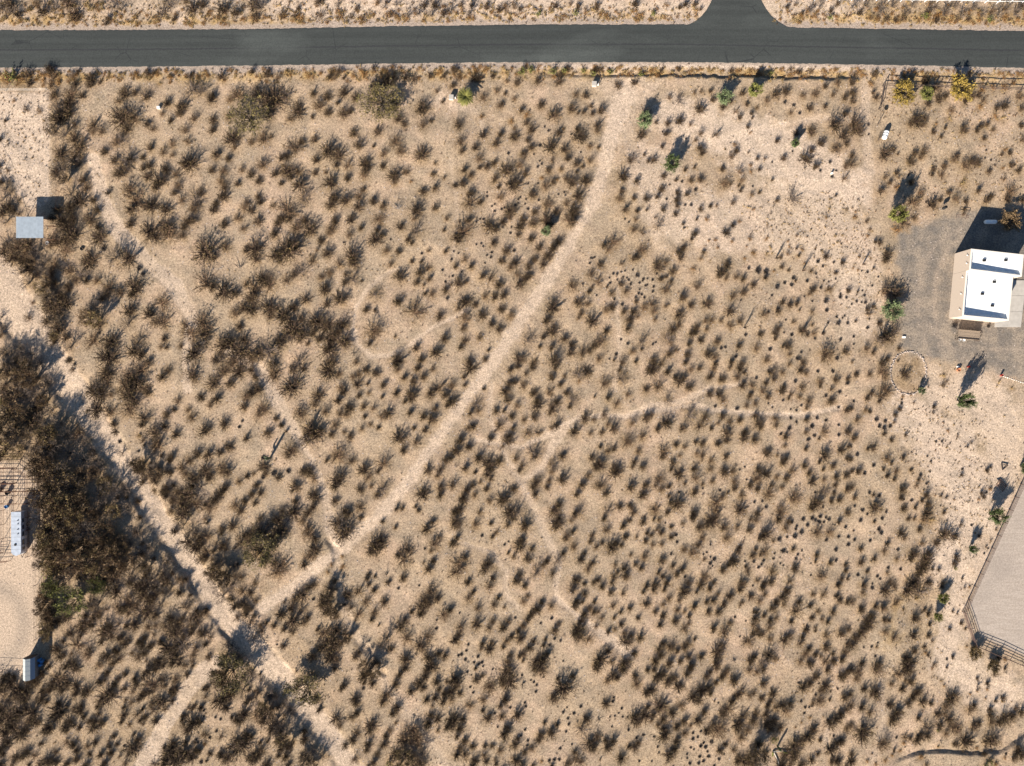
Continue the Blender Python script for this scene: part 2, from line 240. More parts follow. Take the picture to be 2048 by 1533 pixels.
# ---------------------------------------------------------------- plants read off the photograph: "x y r kind" per tile
DATA = """@100 130
4 5 9;11 9 5y;25 10 7;30 6 5;18 12 6y;27 19 8;45 14 10;43 20 8;35 31 8;24 30 14;20 38 12;6 30 8;10 42 12;12 53 16;20 48 12;8 65 12m;18 68 14m;27 74 14;33 80 14;30 88 14;25 95 16;12 90 12;14 104 14;30 100 10;20 115 12m;6 110 10;36 116 10;38 124 10;24 128 12m;32 137 12;22 145 12;10 147 10;46 60 11;54 67 9;45 68 7;57 88 7;51 114 7;60 130 6;46 137 9;50 147 8;27 60 7;52 18 4;61 8 5y;76 10 6y;90 10 6y;101 8 6;107 8 4;113 19 6y;124 13 8o;144 11 6;177 11 10;149 22 17;157 24 14;166 34 10;168 31 8;100 29 13;100 33 10;78 28 11;72 36 8;88 28 7;122 39 9;137 42 10;134 49 8;125 57 7;116 50 5;149 54 9;185 34 9;194 30 12;184 51 9;167 55 8;167 66 8;139 66 9;101 60 8;106 65 8;77 52 18;88 53 14;80 64 11;75 74 14;70 78 10;104 84 10;126 80 8;117 88 8;126 92 7;142 78 8;193 56 22g;188 75 14;190 83 9;172 91 10;183 95 6;146 99 16;139 101 8;96 94 6;80 96 18;68 97 8;84 95 9;72 110 10;76 107 12;103 102 9;101 113 9;96 105 6;119 106 8;115 118 14;110 124 10;130 111 8;132 122 9;129 130 7;136 137 8;167 107 8;178 108 9;176 118 9;180 124 11;197 107 7;193 121 6;179 134 10;170 141 7;168 148 8;152 136 18;157 130 10;148 147 8;120 147 12;105 144 12;83 127 14;90 137 18;86 146 12;200 145 9;203 140 6;150 144 9
@500 130
3 6 8;19 10 8;29 12 7;37 7 6y;61 11 10o;83 12 7;87 13 5;93 6 6;101 5 4y;106 11 8o;116 9 10o;97 13 4;127 3 6;136 4 6o;147 2 8o;160 12 8;168 13 9;174 3 6o;185 11 6;195 6 8o;199 11 7;10 29 13;27 33 20;22 40 12;38 32 14;8 45 24g;12 62 16g;2 78 7;16 75 12;20 50 10;50 46 13;43 54 9;66 29 8;65 53 4;80 32 8;73 41 12;81 49 8;97 28 10;91 39 5;97 49 11;103 47 6;109 33 8;130 20 12;142 16 14;134 30 20;130 42 24g;143 44 18g;120 34 14g;148 38 10;144 12 10;153 55 10;158 60 7;132 68 11;177 44 14;178 61 10;186 57 5;107 69 8;112 82 10;150 77 12;156 88 12;138 90 11;137 103 7;127 83 3;177 92 13;192 26 6;198 37 5;48 83 13;39 93 7;33 95 8;54 78 7;67 76 7;81 87 15;92 92 12;69 97 9;89 102 7;101 101 9;120 99 12;117 112 11;119 107 8;148 112 13;160 109 8;148 119 7;15 101 11;10 118 8;2 112 8;27 110 8;39 107 12;43 114 7;51 108 9;52 121 12;33 121 6;57 133 15;9 134 6;12 140 8;24 143 6;41 147 16;3 148 8;67 110 6;78 109 4;84 120 14;101 115 8;99 138 12;84 142 11;87 134 9;113 134 10;112 144 9;127 139 9;137 143 8;117 127 6;188 111 6;190 125 8;178 129 10;165 119 5o;171 147 14;190 146 7;152 145 14D;199 115 4;190 100 4;22 73 5
@900 130
6 5 8;10 12 8;4 20 8;26 12 10;30 14 8;17 35 16P;37 5 8o;44 11 6;58 6 8y;75 6 12g;84 4 10g;70 9 8y;106 6 12g;113 10 6;117 5 9g;121 3 7;137 5 8g;147 8 9g;153 4 8;165 6 9g;184 8 9o;196 8 9g;90 16 9;112 16 9;69 18 8;59 16 6;49 26 7;57 29 4;35 33 10;52 41 8;54 39 5;66 34 5;33 53 7o;10 61 11;12 78 11;13 87 7;35 71 11;27 84 8;31 95 10;48 79 11;52 70 8;63 57 8o;66 64 4;67 73 11;74 46 9;79 51 9o;79 59 7;84 66 11;80 77 7;60 90 5k;84 84 9;76 90 9;94 41 9;107 50 12;97 63 3k;101 67 4k;112 68 8;116 65 4o;124 71 3k;131 65 6;134 73 14;92 82 5k;86 91 3k;105 83 15;118 86 11;129 30 7;125 44 11;131 49 4;137 48 6;139 31 9;145 41 6;146 49 6;155 46 11;149 5 8;151 62 9;151 67 7;163 61 6;169 44 6;175 37 5;169 35 4;173 20 10;189 18 9;179 33 3;144 83 7;152 84 4;121 95 7;105 97 5;134 89 3k;144 97 9;130 101 10;102 107 8;114 106 6;92 98 3k;94 101 4k;90 104 4k;136 104 4;130 109 4;152 108 5;154 91 4;15 107 10;22 112 8;14 121 9;6 123 6;31 105 6;38 104 8;46 100 8;47 116 11;50 124 6;59 108 13;72 102 10;78 110 8;67 121 15;21 138 14;32 140 8;22 130 8;38 130 3k;38 134 4k;52 134 10;46 142 3k;43 144 3k;46 149 4k;53 147 4k;56 146 3k;63 148 12;67 143 4k;70 137 3k;72 135 3k;70 141 3k;78 137 3k;77 142 3k;80 147 4k;85 132 11;91 138 4k;90 121 3k;80 121 3k;94 115 6o;98 123 10;106 119 6;110 117 5o;119 116 7;125 120 12;139 118 12;132 133 12;111 132 3k;117 130 3k;118 133 3k;100 142 13;120 142 8;110 149 9;127 150 12;87 150 8;127 142 3;196 57 14G;196 70 11;201 46 14;186 96 13;177 113 14;191 118 9;174 136 10;180 147 11;201 136 9;188 136 6;192 149 7;199 91 5;203 98 6;201 148 4;176 128 6
@1300 130
4 4 8o;12 5 6;23 5 9y;30 3 6;42 5 8o;65 3 8y;75 5 6o;84 4 8;90 5 7o;101 5 7y;113 7 9;125 7 8g;135 4 8o;145 4 7;153 6 7;165 5 7;178 4 6o;190 4 7o;20 33 8;31 34 13;46 28 5;53 27 6;62 27 5;52 45 12;73 36 14G;64 35 9;75 43 8;82 37 6;104 30 13G;95 29 8;88 47 7;92 53 6;99 40 6;104 49 5;120 36 9;129 29 11;140 27 10;138 38 5k;147 41 5k;153 49 5k;110 43 4;144 49 6;163 44 8;169 29 10;156 31 8;179 42 6;179 22 6;192 18 10;187 30 6;200 33 9;7 58 6;19 59 9;31 57 11;42 60 6;13 68 3k;17 70 8;52 69 9;68 70 11;100 63 5;103 69 5o;114 66 5k;130 77 9;90 73 6;87 81 7o;84 93 11;89 87 7;77 86 3k;101 89 3;105 54 3;146 80 10G;151 69 10;165 67 10;170 54 3;190 60 16;200 50 10;198 72 12;175 79 11;160 95 14;165 87 9;191 85 12;201 80 8;137 95 9;146 88 3k;125 99 3k;112 106 6;103 102 6o;103 109 5o;110 95 5;118 95 4;92 108 9;94 117 8;74 106 7;76 120 12;82 121 6;23 101 17G;14 113 8;4 96 9;13 83 6;47 76 6;52 84 9;54 89 8;37 75 3k;36 107 4;46 104 4;52 117 10;42 118 8;47 127 6k;27 117 4;33 119 4k;20 122 3k;13 127 9;28 130 7;38 132 7;8 134 7;28 137 9;36 143 4k;28 143 7;17 137 4k;14 147 7;27 152 6;42 143 5k;52 147 6;62 144 5;68 144 4;93 128 6;104 132 6;85 140 7;105 124 3k;91 123 3;146 134 20;130 138 6;112 130 3;100 145 7y;106 147 5o;170 103 9;174 108 4k;184 99 5k;190 108 3k;200 103 11;199 115 9;186 114 5k;176 130 3y;184 137 5y;183 146 5y;195 139 3y;198 147 4y;190 133 3;168 105 5;125 117 4
@100 430
4 2 8;14 4 12;25 3 10;18 10 13;27 18 14;20 24 12;10 26 12;3 28 10;18 36 13;33 34 4k;42 4 12;50 12 8;53 21 13;56 33 9k;46 42 14;40 48 12;70 40 20w;82 43 16;77 28 9;92 54 8k;96 60 7k;84 8 10;104 16 16;110 22 10;122 10 14;123 19 15;137 20 10;138 12 9;143 5 10;148 4 10;179 9 9;193 3 9;199 13 7;161 36 20;181 32 11;169 42 9;195 53 12D;124 66 3k;127 68 3k;131 74 4k;6 50 12;2 58 9;22 56 12;34 60 14;38 66 10;28 66 10;49 66 9;62 72 12;73 78 10;89 73 15;86 80 9;20 73 10;6 68 8;2 78 14m;12 80 12;18 88 13;6 92 16;10 98 12;60 80 10;55 84 9;49 90 14m;44 101 18m;54 104 15m;52 112 10;46 126 14;24 132 13w;10 114 14;18 124 9;4 122 10;84 97 13;82 108 14w;116 88 15;104 100 12;118 109 14;110 108 10;118 126 7;114 134 5;120 135 4;93 126 15w;88 138 12;95 142 12;64 128 13;62 144 16;102 150 8;135 133 6;162 68 16;180 77 16;190 79 10;168 72 10;158 108 16;146 118 17;140 112 9;160 120 12;190 100 10;195 113 9;200 95 12;202 70 7;156 130 18w;150 140 16;170 146 8;178 131 15;186 130 14;176 146 14;198 138 18;190 148 12;200 126 10;202 36 8;20 148 7;26 152 5k;10 150 6
@500 430
10 5 9;30 8 8;27 19 9;34 3 8;42 3 9;50 12 13;57 4 8;8 33 16;8 44 11;28 40 14;32 46 8;42 34 20;48 30 14;63 14 12;85 12 11;88 5 8;82 18 7;74 26 9;69 35 4;80 38 10;65 45 10;104 4 9;102 19 8;114 13 6;133 3 12;131 15 5;130 24 13;136 20 7;155 12 9;171 14 14;163 24 10;166 28 6;141 36 10;153 37 8;144 25 3k;96 28 3k;145 49 8;107 40 14;108 48 11;93 49 9;82 58 8;74 63 8;107 64 13;99 60 5;98 68 7;78 75 11;80 90 8;94 85 14;53 56 13;47 60 10;39 66 10;6 74 16;15 64 12;22 70 14;4 84 12;3 96 12;58 85 10;22 94 14;22 102 11;38 101 14;46 93 9;46 115 16;54 106 10;40 122 14;54 122 12;70 107 14;79 111 12;66 120 9;72 125 8;96 110 12;92 118 8;98 128 14;82 135 15;85 122 12;22 136 22;33 130 12;12 140 12;52 149 16;26 150 9;3 145 14;60 131 4;86 149 12;110 150 8;107 140 8D;129 79 14;120 96 8;128 97 4;128 116 17;123 131 9;154 62 12;175 58 11;183 54 8;171 68 8;184 65 8;178 71 4;187 80 10;180 80 5;197 56 4k;200 68 4k;201 76 9;202 85 5k;152 88 10;170 97 18;195 103 10;176 39 4k;183 36 4;176 47 5;166 47 5;199 15 4;200 37 5;202 3 6;177 123 10;200 125 10;171 135 10;191 139 12;152 147 15;150 152 8;176 147 9;149 124 3;115 67 3;168 3 8
@900 430
20 5 10;14 15 18;8 22 12;10 25 10;10 7 3k;27 7 3k;31 4 3k;35 4 3k;42 10 14;48 14 10;55 6 8;54 12 4k;45 28 9;34 4 3k;62 2 8;32 29 3k;34 32 3k;27 30 3k;4 37 3k;2 45 4k;9 39 3k;16 45 8;22 52 9;6 52 7;12 58 3k;3 62 4k;10 68 12;17 68 5;2 70 4;38 41 3k;43 38 4k;42 43 4k;36 49 3k;63 12 3k;62 18 4k;72 11 10;75 4 8;70 20 6;86 8 10;100 4 14;103 9 10;97 19 10G;124 4 14;127 7 10;58 36 9;66 36 5k;54 46 8;63 52 11;68 48 8;84 24 9;92 33 10;87 45 7;81 52 9;70 60 8;78 64 10;72 70 11;96 50 10;101 42 10;107 33 11;112 27 9;82 61 8;34 62 10;42 64 11;51 71 9;56 82 10;46 83 9;37 82 8;27 91 7;34 102 10;17 88 12;11 94 11;16 104 14;14 115 8;16 128 11;12 134 8;53 96 8;63 102 11;43 111 10;51 116 9;31 124 9;20 149 10;37 147 7;40 138 5;106 93 14;100 107 10;106 118 12;96 124 6;82 126 14;92 134 6;118 126 10;104 135 8;108 148 12;72 146 13;86 150 9;126 72 13;136 70 4k;145 60 11;152 67 11;143 78 6;146 73 4;150 82 3k;133 88 11;141 90 8;135 100 9;132 105 6;146 108 14;158 30 10;163 34 10;168 26 12;155 50 9;143 49 4k;146 44 3k;148 43 3k;144 44 3k;176 49 6;188 14 10;197 17 10;190 4 6;183 7 3k;179 4 3k;197 34 13;188 44 9;192 42 8;167 60 4k;171 60 4k;175 58 3k;179 57 3k;187 56 3k;164 69 4k;163 64 3k;161 73 4;171 66 3k;177 63 3k;181 64 3k;183 66 4k;185 70 4k;192 61 7k;175 70 8;181 77 9;166 79 9;198 65 4k;197 67 3k;194 69 4k;200 72 4k;194 76 3k;193 80 4k;190 84 4k;196 81 4k;199 84 4k;202 65 3k;202 71 3k;168 86 3k;176 91 5k;191 88 5;160 96 10;167 94 9;178 98 8;188 98 10;184 106 10;182 115 10;199 94 10;192 104 5;160 118 9;154 129 13;148 133 9;143 138 8;136 140 12;125 132 10;124 140 10;153 146 9;168 148 3;170 142 5k;163 147 3k;176 149 10;187 139 7;190 149 6;197 127 13;175 127 4k;182 131 5k;196 137 4
@1300 430
10 8 14;6 2 4;35 13 4k;34 9 4;48 4 3;58 4 8o;46 19 8;43 24 5;30 38 9;34 34 6;32 44 7;9 51 12;17 48 8;24 57 9;7 60 3k;12 65 8;17 63 4;3 66 4k;4 73 4k;3 78 4k;17 75 12;22 68 6;35 33 7;44 55 7o;55 37 5;52 44 4;62 46 3y;79 17 10;85 10 7;92 6 6o;84 27 6o;69 33 5o;67 25 6o;60 26 4o;102 24 8o;119 24 6o;99 32 4o;106 38 7o;97 44 4o;124 12 3y;120 8 3y;138 8 5y;141 27 4o;150 21 4;135 33 26O;142 32 4o;150 34 4;155 35 5o;141 39 6;124 34 8y;120 38 6y;134 43 4;152 41 4;162 46 26O;158 49 4o;169 35 3k;175 36 3k;180 42 9;172 47 6k;177 52 4k;189 20 6y;197 20 4y;192 27 5y;188 30 4y;195 30 3y;188 48 4k;197 48 7;190 59 5;165 57 3;170 60 3k;179 12 4y;165 15 4y;180 3 4o;74 58 12;79 50 9;71 62 8;78 64 7;101 54 5k;111 56 10k;119 57 8k;118 63 7;127 57 4o;135 53 5;142 56 3;130 73 7k;138 69 5k;145 71 6k;147 64 6k;161 67 5k;175 74 5k;167 76 9;163 80 6;184 75 8;180 87 8k;181 97 6k;195 83 6k;201 84 4k;195 80 3k;178 67 3k;183 68 3k;190 65 3k;203 77 6;88 63 7;95 65 7;106 71 8;96 78 9;85 83 9;93 87 3k;125 82 4k;82 97 12;92 108 8;83 112 10;73 107 6;103 103 28O;117 101 9;121 99 4k;131 97 9;136 89 6;143 91 8;150 90 7;149 67 3;158 83 3k;162 108 24O;166 98 6;180 114 18O;182 110 3k;166 88 3k;153 97 3;147 109 6;139 107 3k;166 112 4;168 120 7;169 126 4k;157 117 10;161 122 5;178 120 5k;195 127 5k;191 104 4k;193 110 7k;197 105 3k;202 110 5k;199 103 3k;128 120 8;131 115 8;137 120 3k;128 126 7;145 122 5k;113 121 8;98 122 5k;109 135 9;91 133 8;73 136 5k;77 135 4k;69 129 8;53 127 8;48 115 9;43 120 9;40 131 8;47 120 6;57 108 8;63 107 9;58 116 6;42 92 8;34 84 10;48 72 11;59 90 12;30 101 12;17 92 7;3 90 10;4 98 9;5 106 6;19 124 13;24 117 10;30 112 9;21 130 7;6 130 3k;3 132 4k;20 141 11;27 138 6;38 142 8;60 141 11;66 144 8;37 150 8;4 148 9;12 151 9;67 151 8;84 149 9;88 144 5k;94 151 9;120 148 9;123 137 6k;141 133 11;136 134 5;143 142 6;155 140 4k;152 146 8k;181 141 17;177 146 8;191 146 6k;200 139 8;143 152 6;157 150 8
@100 730
3 5 14w;2 14 14w;24 3 8;26 22 8;60 6 14;60 14 13;52 20 14;46 26 13;54 28 12;63 30 7;48 44 15;48 47 8;64 46 12;66 60 7;49 60 10w;82 8 12;95 3 13;78 18 16;90 16 16;82 28 15;96 22 12;101 27 8;82 43 17;88 36 14;98 52 13;95 60 8;92 70 8y;116 11 10;122 5 9;148 9 14;168 17 13;156 32 8;172 33 10;165 40 7;180 5 12;194 5 12;186 18 10;202 30 11;200 42 9;132 36 9;128 45 6;120 50 8;142 45 7;146 52 10;160 65 12;180 59 10;197 57 4k;194 63 5k;202 74 7;118 62 9;109 68 12;130 70 8;112 80 13;126 93 10;71 78 6k;91 88 4k;75 88 9w;70 98 16w;84 98 10w;16 56 14m;4 44 12w;8 64 18m;22 68 16m;30 66 14;38 74 16w;46 84 12w;10 78 20m;24 86 18m;38 92 18m;50 94 14w;6 96 14m;56 100 12w;20 104 20m;38 108 18m;48 106 14m;30 118 18m;10 118 16m;60 118 16m;70 122 18w;80 124 16w;55 128 16m;22 136 22m;40 134 18m;8 140 16m;62 140 16m;72 144 14m;82 142 14w;36 150 16m;52 148 14m;98 98 14m;108 102 14m;114 108 12m;94 106 12;88 102 8;104 112 12;96 118 10;122 108 9;108 117 9;136 103 10;144 96 10;152 90 9;163 90 10;175 88 9;185 82 9;178 104 13;183 108 10;160 108 12;148 114 12;140 110 10;156 122 16D;164 114 10;180 124 9;176 130 10;170 136 10;144 130 14;136 138 14;130 128 9;150 140 12;164 144 12;138 150 14;116 128 7;106 128 6;190 142 10;196 148 9;200 138 8;194 118 7;202 113 6;112 148 8;125 148 9
@500 730
3 4 9;6 12 6;24 6 14;26 10 10;46 3 9;56 2 8;45 21 17;82 4 14;92 8 9;10 24 12;2 28 8;15 43 13;10 50 10;28 54 5;33 61 5;20 68 10;38 67 4;53 49 12;71 29 12;67 40 10;78 46 9;65 64 22;62 74 16;72 68 13;43 86 14;40 90 10;94 22 9;97 27 7;91 35 10;93 49 9;103 43 11;100 50 7;88 60 8;84 70 7;97 68 5;103 72 8;115 64 7;124 60 6;132 63 5;117 42 7;127 44 8;142 48 12;135 52 8;118 52 5;112 8 8;106 11 7;120 4 9;130 8 9;111 19 9;121 19 5;137 20 8;122 28 4;112 31 5;136 32 4;150 28 10;152 4 9;158 12 9;168 16 8;167 28 12;166 34 8;159 37 5;178 11 9;172 2 8;188 4 7;165 48 9;178 52 9;187 54 11;190 44 7;186 28 11;194 22 13;201 30 10;203 40 9;180 66 8;154 73 16;158 86 9;171 78 11;168 64 5;91 91 15;79 97 5;105 97 9;91 115 17;88 122 9;118 106 13;122 114 11;114 126 10;125 123 6;138 98 13;132 108 6;137 125 15;131 132 8;88 138 7;114 144 11;102 150 10;98 148 8;68 132 12;66 114 10;62 108 9;56 108 9;48 123 11;40 108 7k;25 110 9k;14 114 7k;16 102 11;14 94 7k;18 110 7;4 110 5;8 122 7;3 131 8;12 130 7;30 114 8;46 148 13;34 148 8;47 138 6;60 150 8;6 140 7;66 144 8;156 146 5;173 148 5;170 144 4;183 106 11;196 106 11;193 112 9;178 130 12;195 124 10;195 132 8;201 96 9;150 146 6
@900 730
22 1 13;2 20 10;3 36 12;15 12 5;16 20 5;35 24 4;28 39 13;22 48 8;30 46 8;20 63 9;25 62 8;12 75 11;8 87 14;20 83 8;2 94 8;42 74 8;47 67 4;52 60 11;48 46 8;56 46 6;64 52 7;69 41 10;60 35 9;58 26 12;62 18 10;67 17 8;63 4 8;78 8 7;76 20 11;70 2 6;85 2 6;86 28 10;90 40 12;90 36 8;87 53 9;76 55 8;65 64 5;60 76 12;55 82 6;62 72 6;80 69 10;91 68 9;56 73 3;103 26 9;105 13 9;108 2 8;104 10 7;118 10 6;114 19 8;120 28 7;110 37 9;106 43 12;103 48 7;126 34 13;123 42 5;132 8 13;140 6 12;132 16 6o;158 17 13;176 12 13;174 4 6;162 32 10;171 39 10;182 30 8;201 24 9;203 4 6;148 32 3;110 60 11;105 64 6;128 67 11;139 53 11;147 55 7;158 50 10;162 60 8;168 64 11;156 68 7;144 70 6;187 58 10;201 53 10;182 76 15;197 72 11;193 88 9;189 98 8;197 103 8;187 103 6;87 88 15;88 92 8;68 95 9;75 102 8;71 107 6;108 82 5o;116 92 11;106 100 13;105 108 8;115 116 11;90 118 12;88 131 9;86 124 8;100 124 7;102 117 6;154 83 6;162 87 8;168 85 9;145 94 8;154 100 15;152 102 10;171 108 16;168 104 9;154 122 12;160 130 8;142 112 8;136 121 11;130 131 10;185 123 12;197 132 12;200 122 8;184 143 7;174 144 10;187 146 7;162 148 13;188 150 8;133 148 13;128 150 9;108 148 12;112 142 8;70 148 17;62 150 12;56 136 14;54 138 8;66 126 8;41 137 8;16 104 11;30 94 11;26 109 5;40 100 13;51 97 10;40 110 10;42 116 6;32 119 6;38 126 8;18 126 10;24 122 6;26 132 8;14 134 10;14 138 9;10 146 10;4 121 11;6 150 8;31 150 7;43 105 6;56 93 6
@1300 730
3 5 12;19 6 10;35 12 8;31 15 13;27 12 7;42 4 8;51 3 7;66 2 7;62 12 9;40 22 10;9 20 12;19 34 13;74 14 9;82 2 6;92 3 8;90 11 11;97 7 5;95 20 10;105 20 9;109 13 5k;119 18 6;116 26 10;121 32 7;102 32 6;108 39 6;99 41 7;103 29 6;72 29 10;61 29 8;75 36 8;67 42 5k;89 44 6k;128 8 13;124 6 8;136 7 7;127 14 6;155 4 9;160 8 6;149 16 6k;172 6 5k;187 6 6k;174 16 8;174 21 4;190 14 8;202 18 6k;186 24 7;194 27 6k;180 31 5k;186 36 10;202 13 6;135 25 10;156 22 9;153 32 6;145 29 6;142 33 5;136 36 4k;163 36 9;161 43 6;155 41 4k;150 46 4k;125 43 3k;144 45 3k;121 39 3k;137 22 5;193 43 4k;202 45 9;41 49 16;17 58 13;57 52 10;52 60 14;8 64 9;34 64 9;2 50 9;63 64 6;74 51 8;82 57 8;92 56 8;70 59 5;79 68 12;79 76 8;70 80 9;96 72 11;97 68 7;107 75 10;112 58 11;108 50 9;113 63 7;128 54 7;129 61 8;144 54 5k;150 58 4k;143 64 6k;139 72 11;134 70 5k;138 82 5;160 55 6;171 54 5k;180 56 5k;166 62 7k;160 68 7;178 67 11;168 72 5k;162 76 6k;173 75 4;193 61 4k;193 71 5k;202 67 10;196 85 11;179 91 12;159 85 6;203 83 5;187 103 8;202 95 7;173 99 6;177 106 4;158 102 7;163 110 8;120 90 11;119 87 6;130 92 4;137 98 11;139 95 7;78 93 9;27 81 8;36 83 7;14 87 12;13 93 7;24 99 9;31 92 6;47 78 6;54 80 9;54 92 11;48 90 6;63 97 9;62 106 8;46 105 8;47 114 11;54 121 5;31 110 12;22 106 7;10 115 12;6 122 8;12 126 10;20 124 6;76 109 12;85 108 9;86 118 8;87 125 9;64 118 7;97 104 3k;92 107 3k;99 117 3k;72 128 4k;110 114 14;111 107 9;120 110 11;103 122 9;110 126 8;122 130 13;125 122 7;130 114 7;140 115 8;146 107 10;135 124 8;166 118 11;178 117 8;190 114 8;201 112 9;202 126 9;190 122 7;180 127 13;170 140 16;166 145 9;148 134 16;146 136 9;186 138 8;194 137 8;188 130 5;169 130 3k;135 148 13;115 139 4k;107 140 4k;119 145 5k;95 132 10;92 147 15;80 130 3;69 138 16;68 148 9;75 134 8;46 129 10;29 140 15;22 140 8;6 146 12;18 150 8;20 133 5;30 130 4k;45 151 10;110 151 8;177 145 4k;202 150 8;36 121 4;54 126 3k
@100 1030
8 6 20m;26 8 20m;46 8 22m;64 10 20m;74 20 16m;60 24 20m;40 24 22m;20 26 20m;4 20 16m;52 38 20m;34 40 22m;14 44 20m;70 34 18m;80 30 14m;72 48 18m;60 56 18m;46 54 16m;88 42 14m;98 46 14m;104 50 10m;86 56 14m;24 60 14m;6 56 12;84 26 12w;92 14 14w;104 30 14w;96 38 10;122 44 16w;118 56 14w;110 60 14m;120 66 10;134 64 8;100 68 12;92 72 12;14 72 18g;30 84 22g;10 80 14g;52 76 12g;34 92 16g;62 66 16m;70 76 12;52 88 12m;44 90 10;2 86 14m;6 98 12m;2 110 14m;50 98 9;20 102 10;38 108 12;34 114 10;22 120 8;30 130 12;8 136 10;12 144 8;40 140 11;24 150 10;60 114 15;56 120 9;74 124 11;54 128 6;60 142 10;70 138 8;78 130 8;72 146 10;52 152 10;66 150 8;70 92 9;76 95 9;84 90 14;82 98 9;100 96 14;104 86 11;110 80 10;96 80 10;116 88 12w;110 100 9;88 110 10;80 112 7;102 113 8;98 124 5;96 132 8;104 133 7;90 130 4;107 130 4;115 129 7;92 144 11;98 140 7;112 148 10;85 140 5;124 74 9m;134 78 9;140 92 10;126 104 10;134 106 11;120 112 12;130 118 12;146 112 8;144 88 10w;152 100 9;146 118 10;158 120 9;164 118 8w;152 108 8;138 130 15;122 134 13;130 142 12;150 134 8;160 132 5;163 145 6;118 5 16;108 4 8;128 16 8;140 6 10m;147 12 13m;156 22 9;162 20 10;142 26 12;126 20 10w;130 30 12;150 32 12;160 36 11;138 36 10;156 44 10;176 14 8;188 10 11;180 28 9;172 26 10w;198 26 14;201 20 8;178 44 14w;174 52 16m;184 58 16m;190 48 14w;178 66 15m;166 60 10;188 70 13;162 76 8;178 80 14w;196 62 8;198 76 10;186 84 10;168 84 12w;176 94 12;190 92 10;200 90 10;202 100 8;180 106 12w;168 100 10w;158 98 9;192 104 8;188 130 18w;196 140 22w;182 142 16w;200 122 12w
@500 1030
12 2 6;20 8 16D;12 16 16;33 14 14;30 3 12;5 22 12;26 22 12;10 34 18y;22 30 12;16 44 12;30 56 15;34 50 12;26 48 10;55 4 10;60 12 11;62 18 13;68 22 9;56 50 9;62 40 12;69 34 12;97 8 24;98 16 16;114 2 7;90 6 12;132 8 5;136 6 5;149 12 4;102 34 8;95 52 7o;84 50 6o;80 58 5o;94 42 5o;130 30 18;134 24 14;125 36 10;158 42 18;162 34 12;152 40 8;182 12 12;188 6 8;190 28 12;194 22 8;179 34 4k;186 36 6;184 54 11;188 46 7;178 48 3;157 64 8;141 60 8D;142 68 7;152 75 4k;173 72 3k;186 76 13;192 84 9;180 84 12;177 92 13;176 100 10;166 98 6;184 88 10;199 100 12;191 107 3k;191 115 5k;156 112 13;160 106 9;162 124 12;182 122 14;176 132 12;142 122 13w;136 130 10w;145 136 8;160 146 12;184 144 12;188 152 12;200 142 8;194 140 8;132 112 3;128 98 9;125 106 6;138 88 9;128 76 7;122 70 6;122 60 4;128 62 3;112 76 10;120 64 6;101 80 10;98 90 9;120 88 10;112 100 10;104 94 8;84 74 12;82 80 14m;76 90 12;88 94 12m;90 98 8m;78 98 8;88 66 8;66 70 8;55 80 14;62 72 7;46 84 10;65 86 5k;43 94 8;34 100 10;46 106 13;54 94 12w;56 108 8;44 118 8;26 112 7;36 116 7;60 104 6;18 109 5;12 111 5;28 132 3k;7 86 7;20 84 4;2 78 8;6 68 7;2 94 6;2 108 8;6 122 12w;4 132 12w;2 146 14w;12 150 8;5 102 4;36 88 3;78 118 12;84 126 15;88 132 12;90 116 10;74 134 10;66 142 10;84 144 12;90 146 8;70 116 5;98 120 8;102 123 8m;106 118 8w;114 136 9m;112 140 6;122 148 14m;130 150 9;108 144 7;94 130 7
@900 1030
